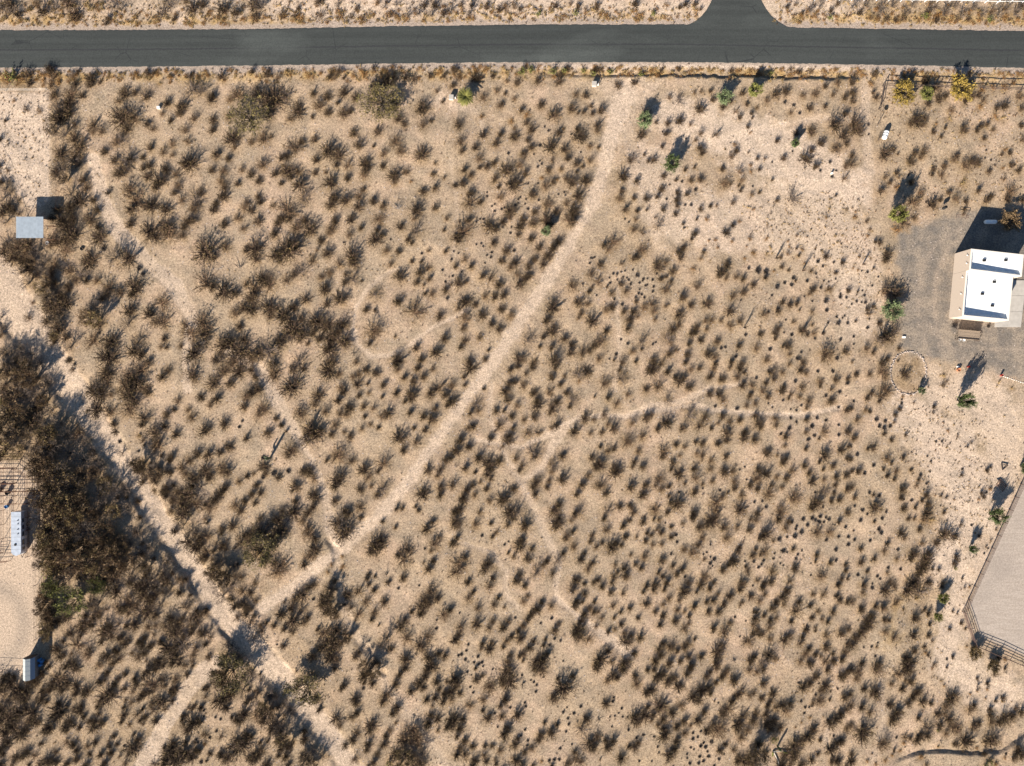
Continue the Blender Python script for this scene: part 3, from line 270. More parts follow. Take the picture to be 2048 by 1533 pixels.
6 6 12;10 10 8;4 28 9;8 22 6;27 8 10;42 8 5;33 21 5k;44 22 5;48 17 5;56 30 4k;60 27 3k;60 9 9;66 2 8;78 8 12;76 12 8;74 24 9;72 30 12;66 42 6;60 38 4;80 44 10;84 34 6;110 8 12;108 12 8;112 2 6;124 5 6;128 1 6;120 20 11;126 16 6;127 31 9;118 24 5;146 20 7;144 26 6;150 32 8;156 28 5;160 14 11;158 3 7;166 32 12;170 28 7;178 10 9;180 22 7;176 30 5;184 5 5;198 6 9;200 26 7;202 18 5;191 22 4;185 41 5;199 42 8;190 50 6;196 53 7;10 48 16;8 56 14;16 42 8;41 48 14;36 54 11;45 42 8;19 68 9;41 72 10;44 64 6;20 84 11;24 78 6;46 91 8;50 84 5;10 100 3k;56 94 3;29 94 9;28 110 11;1 96 6;12 112 9;6 126 12;10 120 7;41 114 9;44 108 6;55 114 10;60 108 6;67 105 4k;75 112 7;80 106 7;84 100 9;90 94 11;94 88 6;104 92 8;76 87 8;80 82 5;69 66 11;72 60 7;77 71 8;90 56 13;96 50 7;112 44 13;106 58 10;116 38 6;100 46 6;134 44 11;138 38 5;142 54 10;146 48 7;127 72 13;130 66 9;126 76 8;138 70 5;148 68 7;156 72 7;152 66 5;131 86 11;128 92 9;138 80 6;136 88 5;148 88 6;144 94 8;152 98 5;138 100 8;136 106 8;150 112 8;155 104 6;132 114 12;134 122 12;142 126 9;128 120 8;148 98 6;169 50 6;168 62 8;166 68 6;178 54 8;180 62 8;172 58 5;165 78 7;177 79 6;201 72 7;198 78 5;201 90 9;167 92 8;184 94 7;175 98 5;168 104 4;193 104 6;176 111 6;162 119 7;169 116 5;181 128 12;178 120 6;195 124 9;186 122 6;188 140 9;180 150 12;155 144 13;162 138 7;166 148 8;150 152 8;108 116 9;112 110 6;104 105 5k;93 110 4k;107 126 4k;113 128 4k;102 132 5k;96 132 6;98 126 4;82 134 9;76 140 9;86 128 5;72 143 6;95 146 15;100 140 9;88 150 10;60 148 10;62 142 7;73 124 11;70 118 6;76 112 5;59 127 8;55 134 6;34 130 7;41 136 11;43 130 6;32 136 6;19 132 4k;17 138 4k;12 142 5k;9 143 4k;16 147 5k;29 144 5k;25 150 4k;33 150 5k;30 152 4k;75 148 3;116 149 3k;64 123 6
@1300 1030
4 4 4;10 4 5;8 14 9;2 20 6;12 18 7;3 30 7;12 29 7;22 22 8;27 20 5k;28 27 5k;22 12 5;34 8 6;44 2 9;16 8 3k;35 35 9;22 40 4k;45 38 12;50 30 8;54 22 8;52 12 10;65 4 16;60 10 9;76 12 9;79 22 11;90 11 7;102 14 8;103 4 7;109 4 8;132 3 9;117 18 14;112 22 8;139 12 9;142 6 6;145 7 5k;150 11 4k;149 14 4k;157 4 6k;161 10 6k;166 3 6k;169 5 5k;172 6 4k;174 1 6k;180 2 4k;183 4 6k;178 7 4k;174 7 5k;155 17 7k;148 21 8k;140 22 4k;132 24 7k;126 26 4;171 16 12;184 16 10;193 6 8;200 12 5k;193 22 5k;203 22 5k;180 25 5k;203 30 6k;190 35 6k;62 27 3k;62 30 3k;55 40 3k;58 38 3k;62 43 3k;56 45 5;66 45 6k;62 49 6k;64 52 3k;13 45 10;24 51 7;28 60 8;34 54 10;36 63 4k;9 58 6;14 62 6;18 68 9;5 70 10;15 75 6;4 76 6;36 76 12;40 68 8;56 62 11;52 70 9;48 78 5;62 74 8;66 68 5;30 86 7;20 84 8;14 91 6;46 92 9;65 86 8;58 88 6;70 80 5;82 82 9;76 90 8;70 98 8;60 98 7;36 98 5;40 103 5;28 96 7;6 98 7;14 102 7;26 107 9;11 111 8;36 115 9;40 110 5;65 115 9;77 118 12;82 110 6;87 104 4k;98 108 3k;92 124 3k;86 46 12;90 36 7;92 32 6;75 55 9;81 50 6;97 47 3k;105 40 9;108 34 5;106 47 5k;117 36 11;113 40 6;116 46 5k;111 53 5k;114 50 4k;126 44 4k;127 39 3k;136 36 8k;140 38 3k;146 34 6;149 44 4k;151 40 4k;155 36 3k;136 51 3k;133 49 3k;100 56 8;98 52 4;125 56 10;110 66 6;117 68 6;124 67 8;115 73 7;95 68 10;92 75 8;105 72 3k;103 82 9;94 88 6;92 92 4;112 86 9;118 80 6;109 98 4;106 98 4;108 104 9;106 111 9;117 102 6;126 94 8;123 107 8;129 104 7;122 114 9;116 120 8;112 122 6;123 126 9;101 127 12;106 120 7;110 117 6;136 82 12;140 76 8;130 88 7;137 91 5;148 53 9;143 66 8;170 40 6;169 46 5;175 61 12;184 48 6;190 46 5k;200 50 5;200 56 5;164 61 3k;164 49 2k;192 70 9;196 64 6;202 64 4;177 80 8;167 80 6;164 92 7;150 96 12;152 88 7;145 108 8;191 82 7;194 86 7;202 88 7;187 98 7;176 106 6;182 108 7;172 98 6;166 104 6;169 114 4;169 118 3;160 116 8;181 122 9;196 119 11;203 116 7;154 130 9;156 124 6;138 126 11;144 122 8;180 134 9;159 140 10;163 136 7;170 142 6;187 141 4;175 144 5;180 148 10;188 148 7;200 138 9;196 146 9;202 130 8;164 150 9;154 148 8;70 138 14;74 132 9;53 144 8;40 130 11;36 134 8;46 126 4;22 133 12;14 130 8;10 136 9;12 142 8;28 138 7;6 148 9;20 150 9;31 148 7;40 144 7;42 152 9;68 150 9;86 148 6D;103 148 10;106 144 7;116 148 14;122 142 12;128 146 7
@100 1330 5.12
10 12 16;4 20 8;28 2 9;20 17 10;14 24 8;29 20 10;27 28 8;41 24 12;37 27 8;62 28 16;54 36 8;50 41 6;60 6 7;32 46 10;11 46 14;22 58 10;2 64 9;54 58 10;46 62 10;68 18 7;78 8 5;72 12 5;88 12 6;90 18 7;86 26 7;96 30 7;102 4 10;110 2 8;108 17 15;116 14 8;130 13 9;130 22 9;127 27 7;116 36 14;106 38 8;96 44 5;78 50 10;74 57 5;77 42 4;93 56 5;98 53 6;110 56 9;108 68 6;82 60 5;86 82 12;92 76 7;76 83 4k;63 88 9;54 90 8;48 78 7;40 82 7;28 86 8;42 90 5;24 80 6;18 66 5;66 72 5;104 96 9;98 102 8;78 100 7;56 102 8;38 102 8;20 100 7;8 98 8;2 96 9;28 96 6;70 80 4;119 44 6;140 50 6;148 58 13;142 66 8;154 56 7;136 55 4;158 46 4k;150 40 4;147 43 4;158 52 3k;170 53 4k;175 55 4k;171 67 5k;164 74 5k;160 70 8;159 80 7o;152 79 4k;150 76 3k;140 87 14;126 82 12;124 90 12;130 96 12;146 94 10;153 86 6;155 99 6k;108 100 7;118 100 8;182 94 13;176 90 7;196 78 18;202 70 8;200 48 12;194 56 8;190 55 6;176 35 13;182 42 10;170 36 8;172 10 22g;190 14 20g;200 22 14w;186 26 12;182 4 18m;203 36 8;162 21 5;158 24 3;204 94 6
@500 1330 5.12
4 4 16w;60 12 20g;72 20 20g;58 26 14;66 8 14;50 20 10;76 12 10D;68 34 10;72 44 8;24 28 16w;36 36 14w;44 44 12w;8 30 12w;16 38 12m;22 44 14m;30 52 14m;36 60 14m;8 50 12;24 62 14;14 56 10;38 70 12m;44 76 10m;30 76 10;8 90 12;4 96 9;12 86 10;2 72 8;38 92 9;30 92 6;18 102 9;40 102 8;56 77 5;60 88 14m;66 96 12m;56 98 12m;68 84 8w;76 90 9w;94 90 7;97 20 7;94 24 5;88 2 7;108 33 10;110 38 7;89 53 12;92 60 8;105 52 9;110 48 6;126 60 13;123 66 8;110 68 9;106 76 8;98 82 7;122 80 8;120 86 6;138 80 8;140 72 8;132 90 8;144 66 6;108 95 9;102 100 9m;98 96 5;124 4 13m;132 5 9m;118 10 10;126 18 8;116 24 5k;142 28 14;137 36 9;150 18 8;154 8 8;160 2 8;152 42 10;147 48 8;150 58 4;174 18 12;166 25 10;180 10 8;178 22 8;192 16 10;202 16 5;182 34 8;190 32 8;187 41 4;199 36 10;200 28 7;194 24 5;184 58 10;193 54 8;186 50 8;203 62 8;193 66 4;168 64 16;172 72 16;160 74 14;162 86 16m;168 92 14m;150 90 12;156 98 12m;144 98 10g;178 86 12w;174 98 12;182 4 8;122 102 5;128 98 8
@900 1330 5.12
6 12 14;8 19 8;3 26 9;11 28 6;2 34 8;28 14 9;34 10 5;27 2 4;34 1 3k;18 7 3k;22 10 2k;21 22 4k;24 28 4k;44 4 3k;47 4 2k;42 19 13;60 4 12;62 15 13;54 14 8;56 20 7;35 34 8;21 40 9;57 34 10;52 41 5;62 43 4k;34 46 4;46 49 3k;70 49 11;54 51 8;78 42 4k;77 38 4k;74 10 4k;75 18 7D;83 15 3k;86 17 4k;89 20 4k;88 27 4k;96 12 3k;94 2 13;88 2 8;118 20 16;106 32 10;111 13 4;126 10 6;134 42 5k;120 43 3k;116 48 4k;127 49 5k;121 54 4k;122 60 5k;119 68 4k;113 85 4k;125 81 3k;117 78 2k;136 62 14;140 54 8;144 78 14;152 72 8;148 84 8;162 82 11;168 76 8;160 76 6;176 94 11;190 82 10;184 82 6;193 78 6;191 74 4k;198 71 4k;183 66 4k;182 53 3k;177 53 3k;173 49 3k;169 52 3k;164 53 3k;176 44 4k;153 54 8D;161 38 10;167 37 5k;168 33 4k;166 63 3k;190 53 12;200 50 12;192 58 8;203 42 6;192 18 10;190 10 7;202 27 10;203 4 6;178 3 10;168 9 11;162 14 8;172 12 6;152 2 8;4 54 12;2 62 9;14 54 7;11 63 10;16 76 8;8 72 5;24 82 6;16 90 11;8 90 9;10 84 7;36 91 7;38 98 7;27 96 8;24 102 8;52 86 8;47 96 5;36 82 5;44 82 5;48 100 5;36 66 14G;40 53 10;57 68 12;60 62 7;49 63 3k;77 66 4k;80 77 4k;79 82 3k;73 72 3k;67 80 9;70 74 5;77 88 7;69 96 11;74 102 10;84 84 9;92 76 7;94 70 8;104 68 10;110 60 6;97 58 5;102 97 5k;107 96 5k;112 96 5k;105 102 4;94 98 5o;130 94 10;122 98 9;134 98 8;119 102 8;128 88 5;194 98 4k;154 96 2;86 102 5
@1300 1330 5.12
8 10 10;14 8 8;2 24 9;18 16 9;30 20 11;25 12 8;4 4 5;38 8 8;42 2 6;58 10 6;62 6 5;68 2 7;79 6 10;74 10 8;86 14 9;68 17 6;54 24 12;45 30 12;50 34 8;60 22 8;62 28 5;11 40 14;4 50 8;2 56 5;32 40 10;24 48 10;14 54 8;36 56 10;28 62 8;50 54 11;56 46 7;42 60 4;9 60 6;16 70 12;14 64 8;28 76 9;36 68 8;20 90 14;26 84 8;4 73 3k;8 83 4k;9 89 3k;2 98 3k;24 103 3k;44 75 5k;49 73 4k;52 67 4k;57 70 4k;57 66 5k;63 78 6k;52 82 6k;57 83 6k;55 79 4k;42 84 4k;45 86 3k;59 88 4k;60 93 5k;51 93 5k;38 91 3k;38 95 3k;41 100 5k;50 100 5k;55 98 5k;44 69 4k;71 96 5k;76 91 3k;66 103 4k;70 64 16;60 65 8;66 60 10;80 42 13;74 48 9;84 36 7;70 38 3k;66 36 2;72 86 8;78 80 5;86 86 7;94 26 11;90 30 8;102 30 8;107 28 7;115 33 6;116 17 9;126 28 9;124 36 6;102 4 8;110 6 6;116 2 8;121 40 8;130 42 9;140 45 11;136 40 8;144 38 7;119 49 8;106 56 10;96 50 10;92 58 12;90 64 8;100 66 8;94 72 10;110 48 8;120 58 10;127 56 8;124 64 9;134 62 9;128 74 11g;110 84 16m;104 90 12m;112 78 10;118 88 8;98 98 12;90 98 8;92 94 8;108 100 8;150 80 14;162 71 12;156 76 9;168 64 9;140 90 12;148 92 10;136 100 12;144 100 8;166 96 8;158 100 8;154 102 5;172 90 4;170 11 8;158 22 11;153 18 4k;164 18 7;181 19 11;176 24 8;174 35 11;170 30 4k;168 38 7;185 27 3k;184 35 3;192 24 3k;155 37 4k;159 43 4k;158 49 4k;163 43 3k;166 42 3k;164 53 4o;149 63 3o;155 58 3o;196 10 9;182 3 8;200 8 7;203 4 5;200 31 10;202 44 8;196 48 8;192 54 10;185 58 11;182 56 5k;202 64 8;188 72 4k;186 84 12;196 76 8;192 78 8;192 97 10;186 98 6;202 102 6;174 76 4
@1700 1330 5.885
2 4 8;10 6 10;8 14 8;32 4 13;17 26 7;31 30 12;27 33 6;14 48 8;24 54 8;2 46 7;1 33 6;2 70 8;16 76 16;15 82 9;48 45 9;57 54 11;51 62 11;38 89 13;55 85 4k;66 84 8;72 86 5;64 92 5o;67 4 10;58 9 10;49 21 6;62 27 7;72 18 9;80 30 8;75 36 8;69 44 7;86 42 9;81 61 7;66 17 4;96 44 5;94 71 13;84 82 10;80 88 9;92 82 8;106 70 10;104 57 8;114 48 10;120 38 12;125 34 8;112 56 6;118 62 10;124 71 12;114 80 8;128 74 8;138 88 14;126 92 6;106 96 6y;104 75 5g;142 50 10;147 46 6;147 70 9;152 68 6;168 86 15;162 90 8;151 98 5o;168 66 10;166 58 7;165 51 5;184 60 12;178 66 8;192 58 9;196 50 6;203 54 8;199 99 11;202 104 8;193 107 8;183 109 5o;197 95 5;160 104 6;184 104 4k;181 38 6;180 43 6y;172 41 4;160 39 4o;162 20 6;162 28 6o;151 24 6w;150 30 5o;142 34 4o;171 10 5;183 3 5;150 15 3;97 3 6o;108 18 3y;111 24 4o;163 2 11g;2 112 8;2 104 6;30 116 6o;20 112 5o;50 106 5o;84 107 7o;60 101 5o;42 112 6o;166 112 9g;160 117 8g;172 116 8o;90 117 4;52 100 3;108 90 5D;114 2 3
@1700 130
2 18 9;3 28 8;3 36 8;8 4 7o;5 9 5;21 19 10o;25 10 8;24 28 6;27 33 7;4 60 18;8 66 14;2 92 6;2 101 11;14 41 3k;18 55 4k;19 61 4k;19 71 3k;18 81 3k;29 76 5w;61 32 7;58 16 9;77 16 10;88 22 12;92 34 10;80 39 9;98 32 8;104 46 8;102 54 7y;118 36 10;125 32 8;132 30 9;135 24 10o;146 22 10o;158 22 10o;167 18 9o;133 42 8o;136 36 7;150 44 9;157 42 9;155 54 8y;148 52 7o;174 32 12;175 45 6;68 56 16;74 60 10;62 60 8;77 54 7;85 68 6;93 73 4;88 60 4o;97 64 4;116 65 11;130 66 8;134 62 6;140 60 7;137 75 6;147 66 6;175 62 6;176 76 7;36 90 13;44 86 7;49 91 3;62 98 11;66 90 8;75 88 10;72 94 8;85 106 6;84 112 4;94 112 9;97 102 7;96 104 6;107 95 10;118 102 14;125 98 11;130 100 8;110 92 7;116 120 12y;159 86 6o;163 90 6;155 91 4;139 87 3k;144 97 3k;138 95 3k;164 102 7;168 102 3k;172 108 8;156 105 5o;142 108 6;157 117 4;48 110 6;36 114 6;50 115 3;41 120 6;63 119 7;60 112 3k;32 128 11;48 124 9o;66 138 14;72 130 9;56 148 8;84 142 12;92 138 6;78 140 3k;102 130 9;108 136 10;118 139 6;131 128 9;140 138 9;144 134 7;164 128 12;160 136 9;176 138 8;19 138 2k;20 148 5o;6 150 4o;2 146 3;45 152 5k;117 147 5;116 152 5
@1700 430
40 3 16;56 6 16;66 2 9;48 14 12o;5 2 6o;17 6 5;18 21 6o;20 15 4;30 28 7;26 27 5;38 40 12;36 46 8;17 43 18O;8 56 5o;12 57 3k;18 58 4k;29 63 3k;9 43 4o;3 54 4o;24 54 3;23 72 3k;13 77 3k;15 82 4k;8 78 3;7 88 4k;16 89 5k;2 91 3k;12 89 3k;18 96 6;20 100 8;41 74 18;47 78 16;36 78 12;24 93 5;18 115 5k;4 124 4k;4 132 3k;20 106 3k;6 108 3;36 122 22;30 126 14;46 118 14;17 136 11;24 140 7;50 136 5;30 110 8;33 150 9;38 147 5;2 150 3;49 149 3;45 104 6w
@1700 730
6 9 7;20 8 9;33 5 14;36 12 9;38 24 13;32 30 12;22 28 7;18 33 8;30 36 5;4 37 4k;1 44 6;20 47 4;16 46 6;21 48 4k;8 55 9;27 55 7k;36 57 6k;45 58 5;30 62 6k;35 64 7k;41 62 6k;35 70 5;43 76 5;57 71 4;53 35 3k;53 39 4k;50 44 4;46 50 6;52 45 5;57 8 12;62 30 4o;54 32 5o;71 24 5;86 42 5;85 49 3;96 10 8y;95 20 6;99 16 4;80 22 2;152 18 7y;166 23 5y;4 74 8;1 83 4k;18 85 6;24 84 8;7 91 6k;1 96 5;38 94 10;42 100 6;24 102 6k;8 108 8;15 110 6k;2 108 5;38 112 6;47 108 8;45 116 5;54 94 5;34 106 4;72 112 5k;78 121 4k;82 109 3k;68 122 5;70 117 4;2 124 8;5 134 8;20 130 5k;24 132 4;30 133 6k;54 126 10;52 135 7;78 132 8;74 138 6;63 138 5k;55 137 4k;26 144 12;5 144 4k;13 148 6k;55 146 8;67 145 6;80 142 7;79 150 10;18 152 4k;37 150 4k;87 133 3o;93 133 3;98 135 3;100 67 5o;94 78 4k;88 78 4k;99 84 5y;110 72 3;83 98 3k;79 93 3k;62 107 4;115 106 4k;114 112 4;120 83 3;124 79 3;131 124 5y;143 126 7o;134 130 6;139 130 4k;136 134 5;131 137 5o;140 107 6;144 104 3;106 137 4o;96 150 4;65 38 3;85 56 3y;106 60 4y;125 58 3y
@1700 1030
11 5 6k;33 3 5k;25 6 4;30 14 7k;32 18 6k;4 16 3k;5 25 5k;21 26 5k;38 28 7;35 36 8;11 34 6;25 44 7;12 48 8;49 35 5k;48 44 6;52 18 9;56 22 6;60 3 5;73 28 7;71 14 6;66 3 4;76 3 12;82 4 10y;55 24 4D;97 18 16;106 20 11;88 28 10;113 9 6;132 20 6;65 38 12;62 44 10;78 42 14;76 50 13;72 56 12;80 36 8;39 53 5k;38 58 5;18 57 5;8 61 5k;28 62 5k;31 65 4k;52 55 5k;23 70 3k;23 74 6k;14 70 9;13 78 8;37 75 13;46 72 8;42 68 6;60 74 16;66 68 12;74 76 16;80 68 8;70 84 10y;108 42 8;106 48 7;107 53 6g;95 68 6;94 72 4;2 88 8;11 95 9;26 92 8;34 93 10;48 88 10;46 92 8y;55 97 6y;36 106 6;40 107 4;20 108 12;22 102 9;12 118 12;6 124 10;2 132 10;16 114 10;67 104 11;80 99 6;35 118 8;45 124 9;65 122 10;80 122 6;81 111 4;28 130 3k;14 135 3k;22 134 4k;26 144 4k;27 134 3;66 138 6;76 134 4;77 140 5o;80 142 4;99 147 4k;105 144 4;86 152 5;60 150 14;58 144 8;29 152 8;12 150 7;119 134 3o;122 148 9g;117 74 3;122 73 5o;115 64 3;137 39 3k;141 34 3k;149 14 3;144 25 3;139 32 3;152 145 4;158 147 5o;128 18 3o;124 10 4k;114 110 4;110 100 3;118 116 3;84 128 4;102 116 4;105 98 3;90 55 5;84 54 5;101 90 3y;76 96 4
@0 0 10
8 12 14;25 8 12;30 20 14;14 32 12y;40 28 10;5 38 9y;52 38 10y;75 5 10;66 18 11y;90 20 12;100 8 12y;115 14 12w;124 30 10y;118 42 8y;140 5 12;155 28 12;158 38 8;150 12 10y;175 8 14y;190 14 12y;205 6 12y;232 8 14w;220 36 7;234 35 8y;248 14 9w;272 34 10y;265 44 6y;215 46 5;330 22 14;345 8 13;318 36 8y;352 38 6;315 44 7y;375 4 7;390 18 13;408 10 9;385 36 8y;420 30 9y;450 18 13;445 38 6y;475 25 10;490 38 8o;505 34 9o;512 8 12;525 12 12w;530 34 8o;516 34 8;566 30 9;590 30 6;604 34 9o;642 28 9;640 2 8;580 2 4;598 16 5;677 8 6w;685 30 12o;705 34 6;716 18 6;728 36 6;740 28 10y;770 12 8w;758 4 6;785 30 9;795 6 8w;820 28 9w;840 24 10w;850 8 8;865 28 9w;872 10 9;890 26 8;905 16 10w;915 30 8y;925 8 8;940 26 9w;945 10 7;965 28 10y;975 14 8;990 32 9y;1000 20 8;1012 14 9;1030 14 9;1022 30 7y;1040 18 5;1068 16 6y;1078 28 8g;1090 24 7y;1104 24 9y;1112 12 6;1125 16 6y;1142 6 6;1152 25 9g;1158 10 7;1172 16 6;1190 20 9y;1196 10 8;1214 28 6o;1238 28 6o;1265 18 7y;1272 8 9;1285 28 7o;1308 27 7g;1346 22 6y;1360 15 6;1372 8 9;1385 14 8y;1392 8 7;1402 18 4;1355 34 5o;1342 34 4o;1300 38 5y;1170 38 5y;1120 38 4y;1235 44 3y;1575 14 5;1590 10 5;1602 30 8o;1605 26 5;1622 18 10w;1632 32 9o;1640 12 9w;1660 35 8g;1662 22 7;1676 8 6;1690 38 7y;1696 32 6;1705 14 9w;1718 26 8;1730 10 8w;1742 36 6;1738 22 7y;1755 36 6;1762 20 12w;1772 38 6;1785 10 9w;1790 40 7;1806 38 8;1812 22 9w;1825 10 8w;1840 40 8o;1850 32 11g;1862 16 12w;1872 40 7;1888 24 12w;1900 42 7o;1910 12 9w;1912 40 7;1922 28 10w;1936 38 5;1945 15 9w;1958 40 7o;1965 28 9w;1980 38 9g;1985 20 9;1996 28 9w;2012 16 11w;2010 38 8o;2030 26 11w;2040 12 9w;2035 40 7o;1820 52 5y;1750 52 4y;1920 58 5y;1600 46 4y;2000 54 4y
30 150 17g;45 158 14o;18 158 14o;58 148 10;62 164 8;90 148 10o;100 138 8;112 152 9;88 160 8o;105 170 9;110 190 10;118 165 8o;30 202 6o;55 218 6;80 222 6;14 240 4;3 278 7;2 330 7;18 340 5;5 362 7;2 345 5;22 360 6w;14 375 10w;26 378 9w;42 398 7w;10 395 10w;20 412 12;8 425 10;18 440 9w;30 420 7;40 428 5;52 275 4y;48 282 4y;38 268 3y;60 298 4y;44 258 3y;64 314 4y;70 276 3y;34 288 3y;50 320 3y;76 300 3y;66 268 3y;84 320 3y;20 480 14w;40 490 14;62 488 12;10 500 12;55 500 12;30 510 14;80 500 12w;48 520 12;70 515 12m;92 520 14w;85 540 12w;100 550 12w;62 535 14;50 540 12w;92 570 12m;104 585 12w;108 560 9m;75 548 10;64 560 14w;110 600 12w;116 622 12w;120 640 12m;118 665 9m;105 610 12;98 640 11;110 680 10;64 622 8;60 634 8;66 604 5;4 630 8w;10 650 9w;5 668 8;10 700 12w;25 700 14w;35 720 14m;50 690 16w;70 700 20w;85 720 20w;60 725 20m;100 730 14w;45 740 18m;20 735 16m;5 740 14m;80 750 18m;100 760 16w;12 770 18w;35 775 20m;60 780 20m;88 785 16m;100 795 12m;8 800 16g;25 815 18m;50 820 20m;80 810 12;70 835 14;10 845 18m;40 855 18m;62 860 14m;85 830 10w;100 860 16m;80 880 16w;20 885 20m;45 895 14m;70 905 14w;90 900 16m;10 905 14m;105 890 16m;85 925 14m;100 930 18m
110 950 20m;100 980 20m;120 1000 20m;100 1020 20m;118 1050 22m;98 1060 14m;88 1065 10o;92 1090 12m;110 1110 18m;135 1090 20m;105 1140 16g;130 1150 14g;100 1170 12m;95 1190 10m;110 1215 14m;95 1225 9m;120 1240 8;100 1260 12m;105 1245 10;85 1085 9g;115 1200 12w;88 1120 9m;82 1190 7o;90 1210 8m
10 1365 12;25 1362 10;3 1380 12;40 1375 12;55 1378 12;70 1355 10;85 1345 8;50 1395 10;20 1395 14;35 1390 9;75 1362 9;70 1420 12;42 1420 12;55 1415 9;20 1430 12;8 1415 12;85 1395 9;95 1402 5;100 1375 8;88 1380 7;60 1440 11;75 1440 10;3 1440 9;30 1450 12;100 1450 10;45 1465 12;55 1458 9;15 1460 12;90 1460 6;20 1480 9;5 1495 10;58 1502 9;48 1508 9;34 1512 9;10 1505 5;72 1508 7;100 1520 11;5 1525 9;80 1528 7;28 1528 6;115 1500 7;30 1350 6;20 1345 5;12 1352 7;60 1528 5"""
plants = []
s = 5.11; ox = oy = 0
for line in DATA.strip().split('\n'):
    if line[0] == '@':
        q = line[1:].split(); ox, oy = float(q[0]), float(q[1]); s = float(q[2]) if len(q) > 2 else 5.11; continue
    for e in line.split(';'):
        a, b, c = e.split(); k = c[-1] if c[-1].isalpha() else 'b'; r = float(c.rstrip('bmwgGykoODP'))
        m = 1. if s == 10 else 10/s
        plants.append([ox+float(a)*m, oy+float(b)*m, r, k])
TREES = [ # px, py, radius m, height m, foliage, label
 (1287,246,1.5,2.3,'leaf_pale','pale green sparse small tree at the east edge of the sandy trail top'),
 (1341,332,1.6,2.5,'leaf_green','green bushy tree with a two-lobed shadow, southeast of the pale green one'),
 (1445,200,1.4,2.0,'leaf_pale','greyish green bushy tree between the two boxes and the driveway fence'),
 (1504,187,1.3,2.5,'leaf_lime','bright yellow-green tree just below the dark bank by the road'),
 (1585,291,.8,2.0,'leaf_green','very small green tree with a big dark shadow on pale sand'),
 (1091,465,1.0,2.3,'leaf_pale','tiny pale green tree standing close to the west side of the sandy trail'),
 (1779,437,1.5,4.2,'leaf_lime','tall yellow-green tree at the northwest corner of the gravel yard'),
 (1775,622,2.0,2.6,'leaf_pale','pale green feathery tree on the west edge of the gravel yard'),
 (1914,801,1.4,4.3,'leaf_green','dark green tree with a long shadow south of the house gravel'),
 (2040,932,1.6,4.3,'leaf_green','green tree at the right edge above the riding arena fence'),
 (1979,1028,1.5,3.2,'leaf_green','dark green spiky tree beside the riding arena fence'),
 (1937,1096,.8,2.2,'leaf_green','small bright green shrub-tree below the spiky dark tree'),
 (1879,1193,1.0,1.9,'leaf_lime','small round lime green tree west of the arena corner'),
 (1869,1230,.8,1.7,'leaf_lime','smallest lime green tree, just below the round one'),
 (1839,782,.7,1.3,'leaf_pale','tiny green tree on the lower right rim of the stone ring'),
 (1798,190,2.2,2.0,'leaf_yellow','bright golden yellow shrub behind the west end of the rail fence'),
 (1847,192,1.3,1.7,'leaf_lime','small yellow-green shrub between the two golden shrubs'),
 (1916,184,2.3,2.2,'leaf_yellow','second golden yellow shrub under the rail fence, furthest east'),
 (2011,446,2.0,2.2,'leaf_brown','tan leafy shrub in the house shadow beside the white tank'),
 (1943,1302,1.3,1.6,'leaf_olive','round olive shrub at the lower corner of the arena fence'),
 (1981,1328,1.3,1.5,'leaf_olive','round olive shrub below the arena fence, east of its twin'),
 (765,212,4.1,2.6,'leaf_olive2','wide olive crowned tree below the road, between the palm and the left shrubs'),
 (503,240,3.6,2.4,'leaf_olive2','wide olive crowned tree, the more western of the two near the road'),
 (160,1196,3.0,3.4,'leaf_lime2','yellow-green crowned tree in the dense left thicket'),
 (205,1168,1.7,2.8,'leaf_lime2','third and smallest yellow-green crown, nearest the open scrub in the left thicket'),
 (117,1170,1.9,3.0,'leaf_lime2','smaller yellow-green crown beside the bigger one in the left thicket'),
 (468,1338,3.6,3.4,'leaf_olive2','pale olive spreading tree on the bank of the left wash near the bottom'),
 (617,1368,3.4,3.2,'leaf_olive2','green-brown spreading tree with twisted limbs left of the lower gully'),
 (527,1098,3.4,3.0,'leaf_olive2','golden-olive spreading tree with crooked bare limbs above the wash crossing'),
]
plants = [p for p in plants if not (p[3] in 'gGPb' and any(math.hypot(p[0]-t[0], p[1]-t[1]) < t[2]*(10.5 if p[3] != 'b' else 4.) + (6 if p[3] != 'b' else 0) for t in TREES)) and p[3] not in 'GP']
_px = np.array([p[0] for p in plants]); _py = np.array([p[1] for p in plants]); _x = (_px-1024)/10.; _y = (766.5-_py)/10.
_rr = np.array([min(p[2], 14) for p in plants])/10.
_bad = (edge(_x, _y, TRAIL) < -.1) | (edge(_x, _y, WASH) < -.7)
for pts, kk in PATHS:
    if kk >= .6: _bad |= edge(_x, _y, pts) < (-.1 if kk < .9 else -.4)
plants = [p for p, b_ in zip(plants, _bad) if not (b_ and p[2] < 17 and p[0] > 60)]
